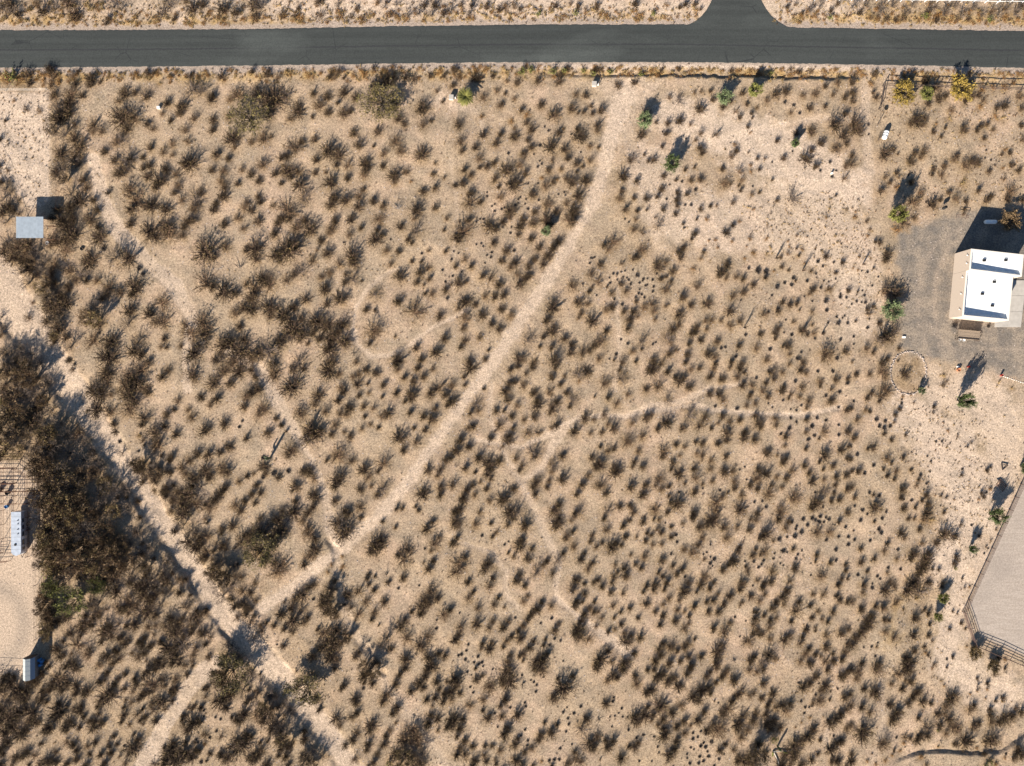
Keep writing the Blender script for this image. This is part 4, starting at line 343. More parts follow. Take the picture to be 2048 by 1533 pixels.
LM = [(903,195,'the western utility box'),(1188,168,'the eastern utility box'),(1470,90,'the road junction'),(765,205,'the big olive tree by the road'),
 (503,240,'the western olive tree'),(70,455,'the metal shade roof'),(1900,570,'the white-roofed house'),(1817,745,'the stone ring'),(1932,1225,'the arena fence corner'),
 (1914,800,'the tall tree south of the house'),(541,915,'the saguaro'),(40,1060,'the horse trailer'),(65,1335,'the small gambrel shed'),(670,1120,'the trail and gully crossing'),
 (1555,1500,'the broken saguaro'),(1505,625,'the widest ocotillo'),(1623,520,'the eastern ocotillo'),(1420,815,'the footpath bend'),(1070,885,'the footpath west end'),
 (750,712,'the curved trail loop'),(1280,560,'the upper cactus patch'),(1640,1040,'the lower right cactus patch'),(1400,1490,'the bottom cactus patch'),(800,410,'the bare dead tree'),
 (1010,690,'the middle of the sandy trail'),(860,900,'the lower sandy trail'),(1215,290,'the top of the sandy trail'),(1960,1510,'the bottom right bank'),(1768,270,'the white tank'),
 (160,1196,'the yellow-green thicket tree'),(120,740,'the upper left wash'),(330,1080,'the middle wash'),(560,1380,'the lower wash'),(250,60,'the west end of the road'),
 (700,60,'the left half of the road'),(1050,60,'the middle of the road'),(1850,60,'the east end of the road'),(330,1450,'the bottom left sandy path'),(215,400,'the upper left sandy path'),
 (1690,830,'the footpath east end'),(400,600,'the left sandy flat'),(780,1300,'the lower gully'),(1150,1230,'the lower middle bare patch'),(1590,380,'the lone grey bush on pale sand'),
 (1450,1000,'the open flat below the footpath'),(1250,1400,'the bottom middle flat'),(900,1400,'the bottom cactus row'),(600,560,'the upper left flat'),(1750,1400,'the lower right flat'),(1400,1200,'the lower flat'),(100,300,'the left paddock')]
DIRS = ['east','northeast','north','northwest','west','southwest','south','southeast']
def where(px, py):
    b = min(LM, key=lambda l: math.hypot(px-l[0], py-l[1])); d = math.hypot(px-b[0], py-b[1])/10
    if d < 2: return 'right at '+b[2]
    k = int(round(math.atan2(b[1]-py, px-b[0])/(math.pi/4))) % 8
    return ('close ' if d < 5 else '' if d < 10 else 'well ') + DIRS[k]+' of '+b[2]
# ---------------------------------------------------------------- ground sheet
def axis(a, b, st):
    core = np.arange(a, b+st/2, st); g = np.cumsum(np.array([.6,1,2,4,8,16,32,64,128,256,512,800]))
    return np.concatenate([a-g[::-1], core, b+g])
gx = axis(-105, 105, .3); gy = axis(-79.2, 79.2, .3)
X, Y = np.meshgrid(gx, gy); xf = X.ravel(); yf = Y.ravel()
zf = height(xf, yf)
nx, ny = len(gx), len(gy)
idx = np.arange(nx*ny).reshape(ny, nx)
quads = np.stack([idx[:-1,:-1], idx[:-1,1:], idx[1:,1:], idx[1:,:-1]], -1).reshape(-1, 4)
me = bpy.data.meshes.new('ground')
me.vertices.add(nx*ny); me.vertices.foreach_set('co', np.stack([xf, yf, zf], -1).ravel())
me.loops.add(quads.size); me.loops.foreach_set('vertex_index', quads.ravel().astype(np.int32))
me.polygons.add(len(quads)); me.polygons.foreach_set('loop_start', np.arange(0, quads.size, 4, dtype=np.int32))
me.polygons.foreach_set('use_smooth', np.ones(len(quads), bool)); me.update(calc_edges=True)
nz = (fbm(xf, yf, 1.4, 31, 3)-.5)
sand = np.zeros(len(xf))
sand = np.maximum(sand, sst(.5-(edge(xf, yf, TRAIL)+nz*1.6)/1.1))
brk = np.clip(.35+1.3*fbm(xf, yf, 7, 61, 3), .35, 1)
for pts, k in PATHS: sand = np.maximum(sand, min(1, k*1.1)*brk*sst(.5-(edge(xf, yf, pts)-.15+nz*.9)/.6))
sand = np.maximum(sand, sst(.5-(edge(xf, yf, WASH)+nz*1.5)/1.2))
sand = np.maximum(sand, sst(.5-(inside(xf, yf, YARD)+nz*1.5)/2.))
pale = np.zeros(len(xf))
for pts, k in PALE: pale = np.maximum(pale, k*sst(.5-(edge(xf, yf, pts)+nz*6)/4.))
pale = np.maximum(pale, .9*sst(.5-(inside(xf, yf, PADDOCK)+nz*1.)/1.))
grav = sst(.5-(inside(xf, yf, GRAVEL)+nz*2.2)/1.8)
ex, ey = P(30, 1275); grav = np.maximum(grav, .45*sst(1-np.abs(np.hypot(xf-P(-20,1250)[0], (yf-P(-20,1250)[1])*.9)-7.)/2.6)*sst(.5-inside(xf, yf, YARD)/1.))
aren = sst(.5-(inside(xf, yf, ARENA))/.5)
pxf = xf*10+1024; pyf = 766.5-yf*10
rdist = np.maximum(road_top(pxf)-pyf, pyf-road_bot(pxf))/10.
shou = sst(.5-(rdist-1.3+nz*1.2)/.7)
litt = np.zeros((ny, nx))
gxa, gya = gx, gy
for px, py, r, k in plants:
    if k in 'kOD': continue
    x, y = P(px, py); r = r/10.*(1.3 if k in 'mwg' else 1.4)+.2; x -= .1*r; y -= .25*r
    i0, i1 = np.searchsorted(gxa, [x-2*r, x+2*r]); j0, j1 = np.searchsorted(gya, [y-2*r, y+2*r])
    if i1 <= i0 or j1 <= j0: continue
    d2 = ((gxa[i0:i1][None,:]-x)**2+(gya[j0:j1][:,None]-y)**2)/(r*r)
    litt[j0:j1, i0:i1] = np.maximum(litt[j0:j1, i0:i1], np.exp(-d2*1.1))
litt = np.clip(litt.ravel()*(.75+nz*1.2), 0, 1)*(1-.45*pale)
litt = np.maximum(litt, .75*sst((3.4-np.hypot(xf-P(1817,746)[0], (yf-P(1817,746)[1])*.85))/.5)*np.clip(.7+nz*2, 0, 1))
TRACKS = [[(1880,745,5),(1850,690,5),(1835,620,5),(1840,550,5),(1870,490,5),(1930,450,4)],[(1900,735,5),(1878,690,5),(1868,620,5),(1872,550,5),(1895,500,4),(1925,470,4)],
 [(1990,740,6),(1930,720,6),(1880,680,6),(1850,640,4)],[(2050,700,5),(1980,700,5),(1920,690,5)],[(1960,735,14),(1980,760,18)],
 [(0,1160,4),(35,1180,4),(55,1230,4),(45,1290,4),(10,1320,4)],[(0,1185,3),(25,1200,3),(40,1240,3),(30,1280,3),(0,1300,3)],[(0,1110,4),(40,1150,4),(66,1220,4)]]
trk = np.zeros(len(xf))
for pts in TRACKS: trk = np.maximum(trk, sst(.5-(edge(xf, yf, pts)+nz*1.0)/.9)*np.clip(.5+nz*2, .15, 1))
gold = sst(1-np.abs(rdist-2.0)/2.2)*.9
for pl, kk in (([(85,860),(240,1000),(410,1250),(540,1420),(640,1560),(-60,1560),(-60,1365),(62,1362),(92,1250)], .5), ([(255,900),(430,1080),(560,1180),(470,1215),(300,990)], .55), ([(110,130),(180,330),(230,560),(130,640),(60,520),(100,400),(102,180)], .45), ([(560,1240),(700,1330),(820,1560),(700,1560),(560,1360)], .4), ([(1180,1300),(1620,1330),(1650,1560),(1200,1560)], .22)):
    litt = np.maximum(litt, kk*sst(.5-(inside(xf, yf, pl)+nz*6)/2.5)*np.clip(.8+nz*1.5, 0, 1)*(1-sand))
gold = np.maximum(gold, sst(.5-(edge(xf, yf, [(1830,1120,10),(1800,1200,12),(1770,1290,12),(1840,1260,10)])+nz*6)/3.)*.7)
gold *= np.clip(.4+nz*2.5, 0, 1)
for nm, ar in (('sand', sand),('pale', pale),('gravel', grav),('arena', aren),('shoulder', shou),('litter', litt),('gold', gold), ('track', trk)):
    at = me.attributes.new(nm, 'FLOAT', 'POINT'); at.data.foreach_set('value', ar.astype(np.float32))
def ground_mat():
    m = bpy.data.materials.new('desert_soil'); m.use_nodes = True; n = m.node_tree; b = n.nodes['Principled BSDF']
    b.inputs['Roughness'].default_value = .95; b.inputs['Specular IOR Level'].default_value = .1
    L = n.links.new; tc = n.nodes.new('ShaderNodeTexCoord')
    def noise(sc, det=4, rough=.6, w=0):
        t = n.nodes.new('ShaderNodeTexNoise'); t.inputs['Scale'].default_value = sc; t.inputs['Detail'].default_value = det
        t.inputs['Roughness'].default_value = rough; L(tc.outputs['Object'], t.inputs['Vector']); return t.outputs[0]
    def rng(v, a, b_, c=0., d=1.):
        q = n.nodes.new('ShaderNodeMapRange'); q.inputs[1].default_value = a; q.inputs[2].default_value = b_
        q.inputs[3].default_value = c; q.inputs[4].default_value = d; L(v, q.inputs[0]); return q.outputs[0]
    def mix(f, a, c, mode='MIX'):
        q = n.nodes.new('ShaderNodeMix'); q.data_type = 'RGBA'; q.blend_type = mode
        if isinstance(f, float): q.inputs[0].default_value = f
        else: L(f, q.inputs[0])
        for k, v in ((6, a), (7, c)):
            if isinstance(v, tuple): q.inputs[k].default_value = (*v, 1)
            else: L(v, q.inputs[k])
        return q.outputs[2]
    def att(a):
        q = n.nodes.new('ShaderNodeAttribute'); q.attribute_name = a; return q.outputs['Fac']
    def mul(a, k):
        q = n.nodes.new('ShaderNodeMath'); q.operation = 'MULTIPLY'; L(a, q.inputs[0])
        if isinstance(k, float): q.inputs[1].default_value = k
        else: L(k, q.inputs[1])
        return q.outputs[0]
    base = mix(rng(noise(.05, 5), .4, .6), (.365,.270,.180), (.42,.302,.212))
    base = mix(rng(noise(.22, 5), .42, .62), base, (.300,.228,.158))
    base = mix(rng(noise(.075, 6, .7), .50, .68), base, (.31,.240,.168))
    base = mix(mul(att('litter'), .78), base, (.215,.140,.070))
    base = mix(mul(att('gold'), .7), base, (.42,.27,.10))
    base = mix(mul(att('sand'), .9), base, (.465,.355,.262))
    base = mix(mul(att('pale'), .85), base, (.52,.405,.31))
    base = mix(mul(att('shoulder'), .8), base, (.335,.27,.225))
    gr = mix(rng(noise(.35, 5), .4, .62), (.165,.142,.120), (.275,.222,.170))
    base = mix(att('gravel'), base, mix(mul(att('track'), .75), gr, (.33,.26,.20)))
    mpa = n.nodes.new('ShaderNodeMapping'); mpa.inputs['Rotation'].default_value = (0, 0, .43); mpa.inputs['Scale'].default_value = (.25, 2.2, 1); L(tc.outputs['Object'], mpa.inputs[0])
    na_ = n.nodes.new('ShaderNodeTexNoise'); na_.inputs['Scale'].default_value = 1.; na_.inputs['Detail'].default_value = 5; L(mpa.outputs[0], na_.inputs['Vector'])
    ar_ = mix(rng(na_.outputs[0], .35, .65), (.345,.285,.235), (.40,.335,.28)); ar_ = mix(rng(noise(.12, 4), .5, .65), ar_, (.33,.275,.23))
    base = mix(att('arena'), base, ar_)
    keep = n.nodes.new('ShaderNodeMath'); keep.operation = 'SUBTRACT'; keep.inputs[0].default_value = 1.; L(mul(att('arena'), .5), keep.inputs[1])
    # grain: pebbles and clods, down to a pixel and below
    g1 = rng(noise(2.6, 6, .8), .34, .66, .55, 1.45); g2 = rng(noise(6., 3, .8), .34, .66, .62, 1.38)
    base = mix(mul(keep.outputs[0], 1.), base, mix(1., base, mul(g1, g2), 'MULTIPLY'))
    vo = n.nodes.new('ShaderNodeTexVoronoi'); vo.inputs['Scale'].default_value = 2.6; L(tc.outputs['Object'], vo.inputs['Vector'])
    sp = rng(vo.outputs['Distance'], .10, .20, 1., 0.)
    dk = mul(mul(sp, rng(noise(.7, 3), .45, .6)), keep.outputs[0])
    base = mix(mul(dk, .75), base, (.12,.09,.065))
    vo2 = n.nodes.new('ShaderNodeTexVoronoi'); vo2.inputs['Scale'].default_value = 1.7; L(tc.outputs['Object'], vo2.inputs['Vector'])
    lt = mul(mul(rng(vo2.outputs['Distance'], .06, .13, 1., 0.), rng(noise(.4, 3), .5, .65)), keep.outputs[0])
    base = mix(mul(lt, .7), base, (.58,.50,.42))
    L(base, b.inputs['Base Color'])
    bp = n.nodes.new('ShaderNodeBump'); bp.inputs['Strength'].default_value = .55; bp.inputs['Distance'].default_value = .10
    hh = n.nodes.new('ShaderNodeMath'); hh.operation = 'MULTIPLY'; L(noise(2.4, 8, .75), hh.inputs[0]); L(keep.outputs[0], hh.inputs[1])
    L(hh.outputs[0], bp.inputs['Height']); L(bp.outputs[0], b.inputs['Normal'])
    return m
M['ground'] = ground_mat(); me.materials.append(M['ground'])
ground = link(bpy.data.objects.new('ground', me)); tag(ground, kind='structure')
# fast height lookup on the sheet for placing plants
Z = zf.reshape(ny, nx)
def zg(x, y):
    i = min(max(int(np.searchsorted(gx, x))-1, 0), nx-2); j = min(max(int(np.searchsorted(gy, y))-1, 0), ny-2)
    a = (x-gx[i])/(gx[i+1]-gx[i]); b = (y-gy[j])/(gy[j+1]-gy[j])
    return float((Z[j,i]*(1-a)+Z[j,i+1]*a)*(1-b)+(Z[j+1,i]*(1-a)+Z[j+1,i+1]*a)*b)
# ---------------------------------------------------------------- road and side road
def asphalt(name):
    m = bpy.data.materials.new(name); m.use_nodes = True; n = m.node_tree; b = n.nodes['Principled BSDF']; L = n.links.new
    b.inputs['Roughness'].default_value = .85; b.inputs['Specular IOR Level'].default_value = .25
    tc = n.nodes.new('ShaderNodeTexCoord')
    def noise(sc, det, stretch=1.):
        mp = n.nodes.new('ShaderNodeMapping'); mp.inputs['Scale'].default_value = (sc*stretch, sc, sc); L(tc.outputs['Object'], mp.inputs[0])
        t = n.nodes.new('ShaderNodeTexNoise'); t.inputs['Scale'].default_value = 1; t.inputs['Detail'].default_value = det; L(mp.outputs[0], t.inputs['Vector']); return t.outputs[0]
    def rng(v, a, b_, c=0., d=1.):
        q = n.nodes.new('ShaderNodeMapRange'); q.inputs[1].default_value = a; q.inputs[2].default_value = b_
        q.inputs[3].default_value = c; q.inputs[4].default_value = d; L(v, q.inputs[0]); return q.outputs[0]
    def mix(f, a, c, mode='MIX'):
        q = n.nodes.new('ShaderNodeMix'); q.data_type = 'RGBA'; q.blend_type = mode
        if isinstance(f, float): q.inputs[0].default_value = f
        else: L(f, q.inputs[0])
        for k, v in ((6, a), (7, c)):
            if isinstance(v, tuple): q.inputs[k].default_value = (*v, 1)
            else: L(v, q.inputs[k])
        return q.outputs[2]
    base = mix(rng(noise(.9, 5, .03), .35, .65), (.039,.043,.041), (.051,.056,.053))
    at = n.nodes.new('ShaderNodeAttribute'); at.attribute_name = 'across'
    base = mix(rng(at.outputs['Fac'], .485, .50, 0., .55), base, (.036,.038,.038)) if False else base
    sb = n.nodes.new('ShaderNodeMath'); sb.operation = 'SUBTRACT'; L(at.outputs['Fac'], sb.inputs[0]); sb.inputs[1].default_value = .53
    ab = n.nodes.new('ShaderNodeMath'); ab.operation = 'ABSOLUTE'; L(sb.outputs[0], ab.inputs[0])
    for c_, w_ in ((.17, .05), (.36, .05), (.67, .05), (.86, .05)):
        s2 = n.nodes.new('ShaderNodeMath'); s2.operation = 'SUBTRACT'; L(at.outputs['Fac'], s2.inputs[0]); s2.inputs[1].default_value = c_
        a2 = n.nodes.new('ShaderNodeMath'); a2.operation = 'ABSOLUTE'; L(s2.outputs[0], a2.inputs[0])
        m2 = n.nodes.new('ShaderNodeMath'); m2.operation = 'MULTIPLY'; L(rng(a2.outputs[0], .01, w_, .5, 0.), m2.inputs[0]); L(rng(noise(.25, 4, .12), .4, .6), m2.inputs[1])
        base = mix(m2.outputs[0], base, (.036,.040,.040))
    vk = n.nodes.new('ShaderNodeTexVoronoi'); vk.feature = 'DISTANCE_TO_EDGE'; vk.inputs['Scale'].default_value = .16; L(tc.outputs['Object'], vk.inputs['Vector'])
    ck = n.nodes.new('ShaderNodeMath'); ck.operation = 'MULTIPLY'; L(rng(vk.outputs['Distance'], .004, .012, .7, 0.), ck.inputs[0]); L(rng(noise(.15, 3), .5, .6), ck.inputs[1])
    base = mix(ck.outputs[0], base, (.022,.024,.026))
    seam = rng(ab.outputs[0], .012, .03, .75, 0.)
    base = mix(seam, base, (.030,.031,.034))
    wr = mix(rng(noise(.12, 4, .25), .55, .75), base, (.080,.088,.082))
    base = wr
    base = mix(1., base, rng(noise(5., 4), .3, .7, .80, 1.2), 'MULTIPLY')
    L(base, b.inputs['Base Color'])
    bp = n.nodes.new('ShaderNodeBump'); bp.inputs['Strength'].default_value = .2; bp.inputs['Distance'].default_value = .01
    L(noise(20, 3), bp.inputs['Height']); L(bp.outputs[0], b.inputs['Normal'])
    return m
M['asphalt'] = asphalt('asphalt')
def strip(name, xs, top, bot, z, n=12, rag=.08):
    rnd = random.Random(4); vs = []; ac = []; m = n+1
    for px in xs:
        t0, b0 = top(px)+rnd.uniform(-1, 1)*rag*10, bot(px)+rnd.uniform(-1, 1)*rag*10
        for k in range(m):
            t = k/n; x, y = P(px, t0+(b0-t0)*t); vs.append((x, y, z + .05*(1-abs(2*t-1)))); ac.append(t)
    fs = [(i*m+k, i*m+k+1, (i+1)*m+k+1, (i+1)*m+k) for i in range(len(xs)-1) for k in range(n)]
    # skirt
    b = len(vs)
    for i in range(len(xs)):
        for k in (0, n): v = vs[i*m+k]; vs.append((v[0], v[1]+(.12 if k == 0 else -.12), z-.25)); ac.append(0 if k == 0 else 1)
    for i in range(len(xs)-1):
        fs.append((b+2*i, i*m, (i+1)*m, b+2*i+2)); fs.append((i*m+n, b+2*i+1, b+2*i+3, (i+1)*m+n))
    me = bpy.data.meshes.new(name); me.from_pydata(vs, [], fs); a = me.attributes.new('across', 'FLOAT', 'POINT'); a.data.foreach_set('value', ac)
    me.materials.append(M['asphalt']); me.update(); return tag(link(bpy.data.objects.new(name, me)), kind='structure')
xs = list(np.arange(-380, 2440, 6.))
strip('road', xs, road_top, road_bot, .06)
jm = MB()
jl = [(1365,53),(1378,50),(1390,44),(1402,34),(1412,22),(1420,8),(1425,-4),(1428,-60),(1430,-200)]
jr = [(1588,59),(1572,54),(1556,45),(1542,33),(1532,20),(1524,6),(1520,-4),(1517,-60),(1515,-200)]
vs = []
for a, b in zip(jl, jr):
    for k in range(9):
        t = k/8; x, y = P(a[0]+(b[0]-a[0])*t, a[1]+(b[1]-a[1])*t); vs.append((x, y, .058+.01*(1-abs(2*t-1))))
x0, y0 = P(1365, 64); 
row0 = []
for k in range(9):
    t = k/8; x, y = P(1365+223*t, 62); row0.append((x, y, .055))
vs = row0+vs
jm.add(vs, [(i*9+k, i*9+k+1, (i+1)*9+k+1, (i+1)*9+k) for i in range(len(jl)) for k in range(8)])
tag(jm.build('side_road', M['asphalt']), kind='structure')
# ---------------------------------------------------------------- plant prototypes (radius 1, height 1)
def cone(mb, a, b, r, mi=0):
    a = np.asarray(a); b = np.asarray(b); d = b-a; L = np.linalg.norm(d)
    if L < 1e-4: return
    d = d/L; u = np.cross(d, (0,0,1.) if abs(d[2]) < .9 else (1.,0,0)); u /= np.linalg.norm(u); v = np.cross(d, u)
    vs = [a+r*u, a+r*(-.5*u+.87*v), a+r*(-.5*u-.87*v), b]
    mb.add(vs, [(0,1,3),(1,2,3),(2,0,3)], mi)
def leaf(mb, rs, p, s, mi):
    a, b, c = rs.randn(3), rs.randn(3), rs.randn(3)
    mb.add([p+a*s, p+b*s, p+c*s], [(0,1,2)], mi)
def bush_mesh(name, seed, mats, stems=26, subs=5, leaves=90, tw=.022, spread=.95, core=46, leaf_s=.035, flat=1.):
    rs = np.random.RandomState(seed); mb = MB()
    for i in range(stems):
        a = rs.rand()*2*math.pi; out = spread*(rs.rand()**.55); hh = (1-.55*out**2)*(.65+.4*rs.rand())*flat
        p0 = np.array([math.cos(a), math.sin(a), 0])*rs.rand()*.12; p2 = np.array([math.cos(a)*out, math.sin(a)*out, hh])
        p1 = p0*.4+p2*.6+np.array([0,0,-.05])+rs.randn(3)*.05; p1[2] = max(p1[2], .1)
        cone(mb, p0, p1, tw*1.3); cone(mb, p0*.3+p1*.7, p2, tw)
        for k in range(subs):
            t = .3+.65*rs.rand(); q = (p0+(p1-p0)*t/.6) if t < .6 else p1+(p2-p1)*(t-.6)/.4
            d = (p2-p0)/np.linalg.norm(p2-p0)*.6+rs.randn(3)*.55; d[2] = abs(d[2])+.15; d /= np.linalg.norm(d)
            e = q+d*(.16+.22*rs.rand()); cone(mb, q, e, tw*.7)
            if rs.rand() < leaves/(stems*subs):
                for _ in range(2): leaf(mb, rs, e+rs.randn(3)*.05, leaf_s, 1)
    for i in range(core):
        a = rs.rand()*2*math.pi; r = .35*rs.rand(); q = np.array([math.cos(a)*r, math.sin(a)*r, .08+.4*rs.rand()])
        d = rs.randn(3); d /= np.linalg.norm(d); cone(mb, q, q+d*.25, tw)
    return mb.mesh(name, mats)
def clump_mesh(name, seed, mats, n=110, tw=.05):
    rs = np.random.RandomState(seed); mb = MB()
    for i in range(n):
        a = rs.rand()*2*math.pi; ph = math.acos(rs.rand()*.95); d = np.array([math.cos(a)*math.sin(ph), math.sin(a)*math.sin(ph), math.cos(ph)])
        cone(mb, d*.25*rs.rand(), d*(.75+.3*rs.rand())+np.array([0,0,.02]), tw)
    for i in range(60):
        d = rs.randn(3); d[2] = abs(d[2]); d /= np.linalg.norm(d); leaf(mb, rs, d*(.5+.4*rs.rand()), .08, 0)
    return mb.mesh(name, mats)
def tuft_mesh(name, seed, mats, n=90, tw=.03, leaves=60):
    rs = np.random.RandomState(seed); mb = MB()
    for c in range(4):
        cx, cy = rs.randn(2)*.4 if c else (0, 0)
        for i in range(n//4):
            a = rs.rand()*2*math.pi; o = .6*rs.rand(); p = np.array([cx+rs.randn()*.06, cy+rs.randn()*.06, 0])
            e = p+np.array([math.cos(a)*o, math.sin(a)*o, (1-.6*o)*(.5+.5*rs.rand())]); cone(mb, p, e, tw, 0)
            if rs.rand() < .5: leaf(mb, rs, p+(e-p)*(.4+.6*rs.rand()), .06, 1)
    return mb.mesh(name, mats)
def tree_meshes(name, seed, mats, limbs=7, br=5, tw=7, leaves=500, leaf_s=.045, thick=.045, crown_mat=1, low=.25, drop=0.):
    """returns (trunk mesh, crown mesh), radius 1, height 1"""
    rs = np.random.RandomState(seed); T = MB(); K = MB(); ends = []
    n0 = 1 + rs.randint(3)
    for i in range(limbs):
        a = 2*math.pi*(i+rs.rand()*.7)/limbs; o = .35+.35*rs.rand()
        p0 = np.array([rs.randn()*.04, rs.randn()*.04, -.03]); p1 = np.array([math.cos(a)*o*.45, math.sin(a)*o*.45, .35+.2*rs.rand()])
        p2 = np.array([math.cos(a)*o, math.sin(a)*o, .6+.25*rs.rand()])
        T.tube(p0, p1, thick, thick*.7, 5, caps=False); T.tube(p1, p2, thick*.7, thick*.35, 5, caps=False)
        for j in range(br):
            t = .25+.75*rs.rand(); q = p0+(p1-p0)*t*2 if t < .5 else p1+(p2-p1)*(t-.5)*2
            b = a+rs.randn()*.8; L = .25+.3*rs.rand(); e = q+np.array([math.cos(b)*L, math.sin(b)*L, .08+.22*rs.rand()])
            rr = np.hypot(e[0], e[1]); 
            if rr > 1: e[:2] *= 1/rr
            e[2] = min(e[2], 1-.35*(rr**2)); e[2] = max(e[2], low)
            T.tube(q, e, thick*.35, thick*.15, 4, caps=False); ends.append((q, e))
            for k in range(tw):
                s0 = q+(e-q)*(.3+.7*rs.rand()); d = rs.randn(3); d[2] = abs(d[2])*.7-.1; d = d/np.linalg.norm(d)+.5*(e-q)/np.linalg.norm(e-q)
                s1 = s0+d*(.14+.14*rs.rand()); cone(K, s0, s1, thick*.22, 0)
                for _ in range(2): d2 = rs.randn(3); d2[2] = abs(d2[2])*.5; cone(K, s0+(s1-s0)*rs.rand(), s1+d2*.10, thick*.13, 0)
                ends.append((s0, s1))
    for i in range(leaves):
        q, e = ends[rs.randint(len(ends))]; p = q+(e-q)*(.3+.8*rs.rand())+rs.randn(3)*.06; leaf(K, rs, p, leaf_s*(.6+.8*rs.rand()), 1)
    return T.mesh(name+'_trunk', [M['bark']]), K.mesh(name+'_crown', mats)
BUSH = [bush_mesh('dark_bush', 10+i, [M['twig_dark'], M['leaf_olive']], stems=34+3*(i % 4), subs=4+i % 3, tw=.025, spread=.9+.02*i, leaves=80+30*(i % 3)) for i in range(8)]
BUSH += [bush_mesh('brown_bush', 30+i, [M['twig_brown'], M['leaf_brown']], stems=24, subs=5, spread=.95, leaves=110, core=26, tw=.019) for i in range(4)]
GREYB = [bush_mesh('grey_bush', 40+i, [M['twig_grey'], M['leaf_brown']], stems=22, subs=5, leaves=20, core=12, tw=.017) for i in range(3)]
RUSTB = [bush_mesh('rust_scrub', 50+i, [M['twig_rust'], M['rust_leaf']], stems=20, subs=4, leaves=90, core=14, leaf_s=.06, flat=.8) for i in range(4)]
GREENB = [bush_mesh('green_scrub', 60+i, [M['twig_dark'], M['leaf_lime']], stems=20, subs=4, leaves=160, core=10, leaf_s=.075) for i in range(3)]
CLUMP = [clump_mesh('cactus_clump', 70+i, [M['clump']]) for i in range(4)]
TUFT = [tuft_mesh('dry_grass_tuft', 80+i, [M['straw'], M['straw'] if i % 2 else M['leaf_brown']]) for i in range(4)]
MESQ = [tree_meshes('mesquite', 90+i, [M['twig_brown'] if i % 3 else M['twig_grey'], M['leaf_brown'] if i % 2 else M['leaf_olive']], limbs=9, br=6, tw=8, leaves=950, leaf_s=.036, thick=.034) for i in range(6)]
MESQ += [tree_meshes('mesquite', 190+i, [M['twig_brown'], M['leaf_gold']], limbs=8, br=6, tw=7, leaves=1100, leaf_s=.032, thick=.034) for i in range(2)]
BARE = [tree_meshes('bare_mesquite', 110+i, [M['twig_grey'], M['leaf_brown']], limbs=7, br=5, tw=6, leaves=40, leaf_s=.03, thick=.035) for i in range(4)]
LABELS = []
def put(name, me, x, y, rx, rz, h, label, cat, group=None, sink=.03):
    o = bpy.data.objects.new(name, me); o.location = (x, y, zg(x, y)-sink); o.scale = (rx, rx, h); o.rotation_euler = (0, 0, rz)
    link(o); LABELS.append((o, label, x, y)); return tag(o, label, cat, group)
def put_tree(name, pair, x, y, rx, rz, h, label, cat, group=None, sink=.05):
    root = empty(name, (x, y, zg(x, y)-sink), rz); tag(root, label, cat, group); LABELS.append((root, label, x, y))
    for nm, m_ in zip(('trunk', 'crown'), pair):
        c = bpy.data.objects.new(nm, m_); c.scale = (rx, rx, h); link(c, root)
    return root
rnd = random.Random(7)
groups = {'b': [], 'w': [], 'm': [], 'k': [], 'y': [], 'o': [], 'g': [], 'O': [], 'D': []}
for px, py, r, k in plants: groups[k].append((px, py, r))
def base_pos(px, py, h): x, y = P(px, py); return x-SX*.42*h, y-SY*.42*h
def dims(k, r, px=1500, py=800):
    lw = 1.34 if (px < 420 and py > 1050) else 1.22 if px < 720 else 1.2 if py > 1310 else 1.06 if py > 1150 else .97 if px > 1150 else 1.05
    r = r/10.
    if k == 'b': g = (1.16 if r < 1.2 else 1.4)*lw; return r*g*rnd.uniform(.9, 1.15)+.08, min(.34+.72*r, 1.8)*rnd.uniform(.85, 1.15)*lw**.5
    if k == 'k': return r*.85+.06, (r*.55+.08)
    if k in 'yo': return r*.95, min(.22+.45*r, 1.)
    if k == 'g': return r*.95, min(.35+.7*r, 2.)
    if k == 'm': return r*1.3, .8+1.0*r
    return r*1.15, .5+.8*r
WORD = {'b': 'dark twiggy bush', 'k': 'dark cactus clump', 'y': 'straw grass tuft', 'o': 'rusty dry scrub', 'g': 'green-leaved shrub'}
PROTO = {'b': BUSH, 'k': CLUMP, 'y': TUFT, 'o': RUSTB, 'g': GREENB}
NAME = {'b': 'desert_bush', 'k': 'cactus_clump', 'y': 'grass_tuft', 'o': 'dry_scrub', 'g': 'green_shrub'}
CAT = {'b': 'bush', 'k': 'cactus', 'y': 'grass tuft', 'o': 'dry shrub', 'g': 'shrub'}
GRP = {'b': 'dark bushes dotted over the desert', 'k': 'small dark cactus clumps', 'y': 'dry straw grass tufts', 'o': 'rusty dry scrub plants', 'g': 'small green shrubs'}
rest = {}
def size_word(k, r):
    lim = {'b': (15, 10), 'k': (6, 4.5), 'y': (9, 6), 'o': (9, 6.5), 'g': (11, 8)}[k]
    return 'large ' if r >= lim[0] else 'medium ' if r >= lim[1] else 'small '
for k in 'bkyog':
    L = sorted(groups[k], key=lambda t: -t[2]); keep = [t for t in L if -5 < t[0] < 2053 and -5 < t[1] < 1538][:300]
    ks = set(keep); rest[k] = [t for t in L if t not in ks]
    for i, (px, py, r) in enumerate(keep):
        rx, h = dims(k, r, px, py); x, y = base_pos(px, py, h); pr = PROTO[k]
        meh = pr[rnd.randrange(len(pr))]
        if k == 'b' and rnd.random() < .22: meh = GREYB[rnd.randrange(3)]
        lab = size_word(k, r)+WORD[k]+', '+where(px, py)
        put(NAME[k], meh, x, y, rx, rnd.random()*6.28, h, lab, CAT[k], GRP[k])
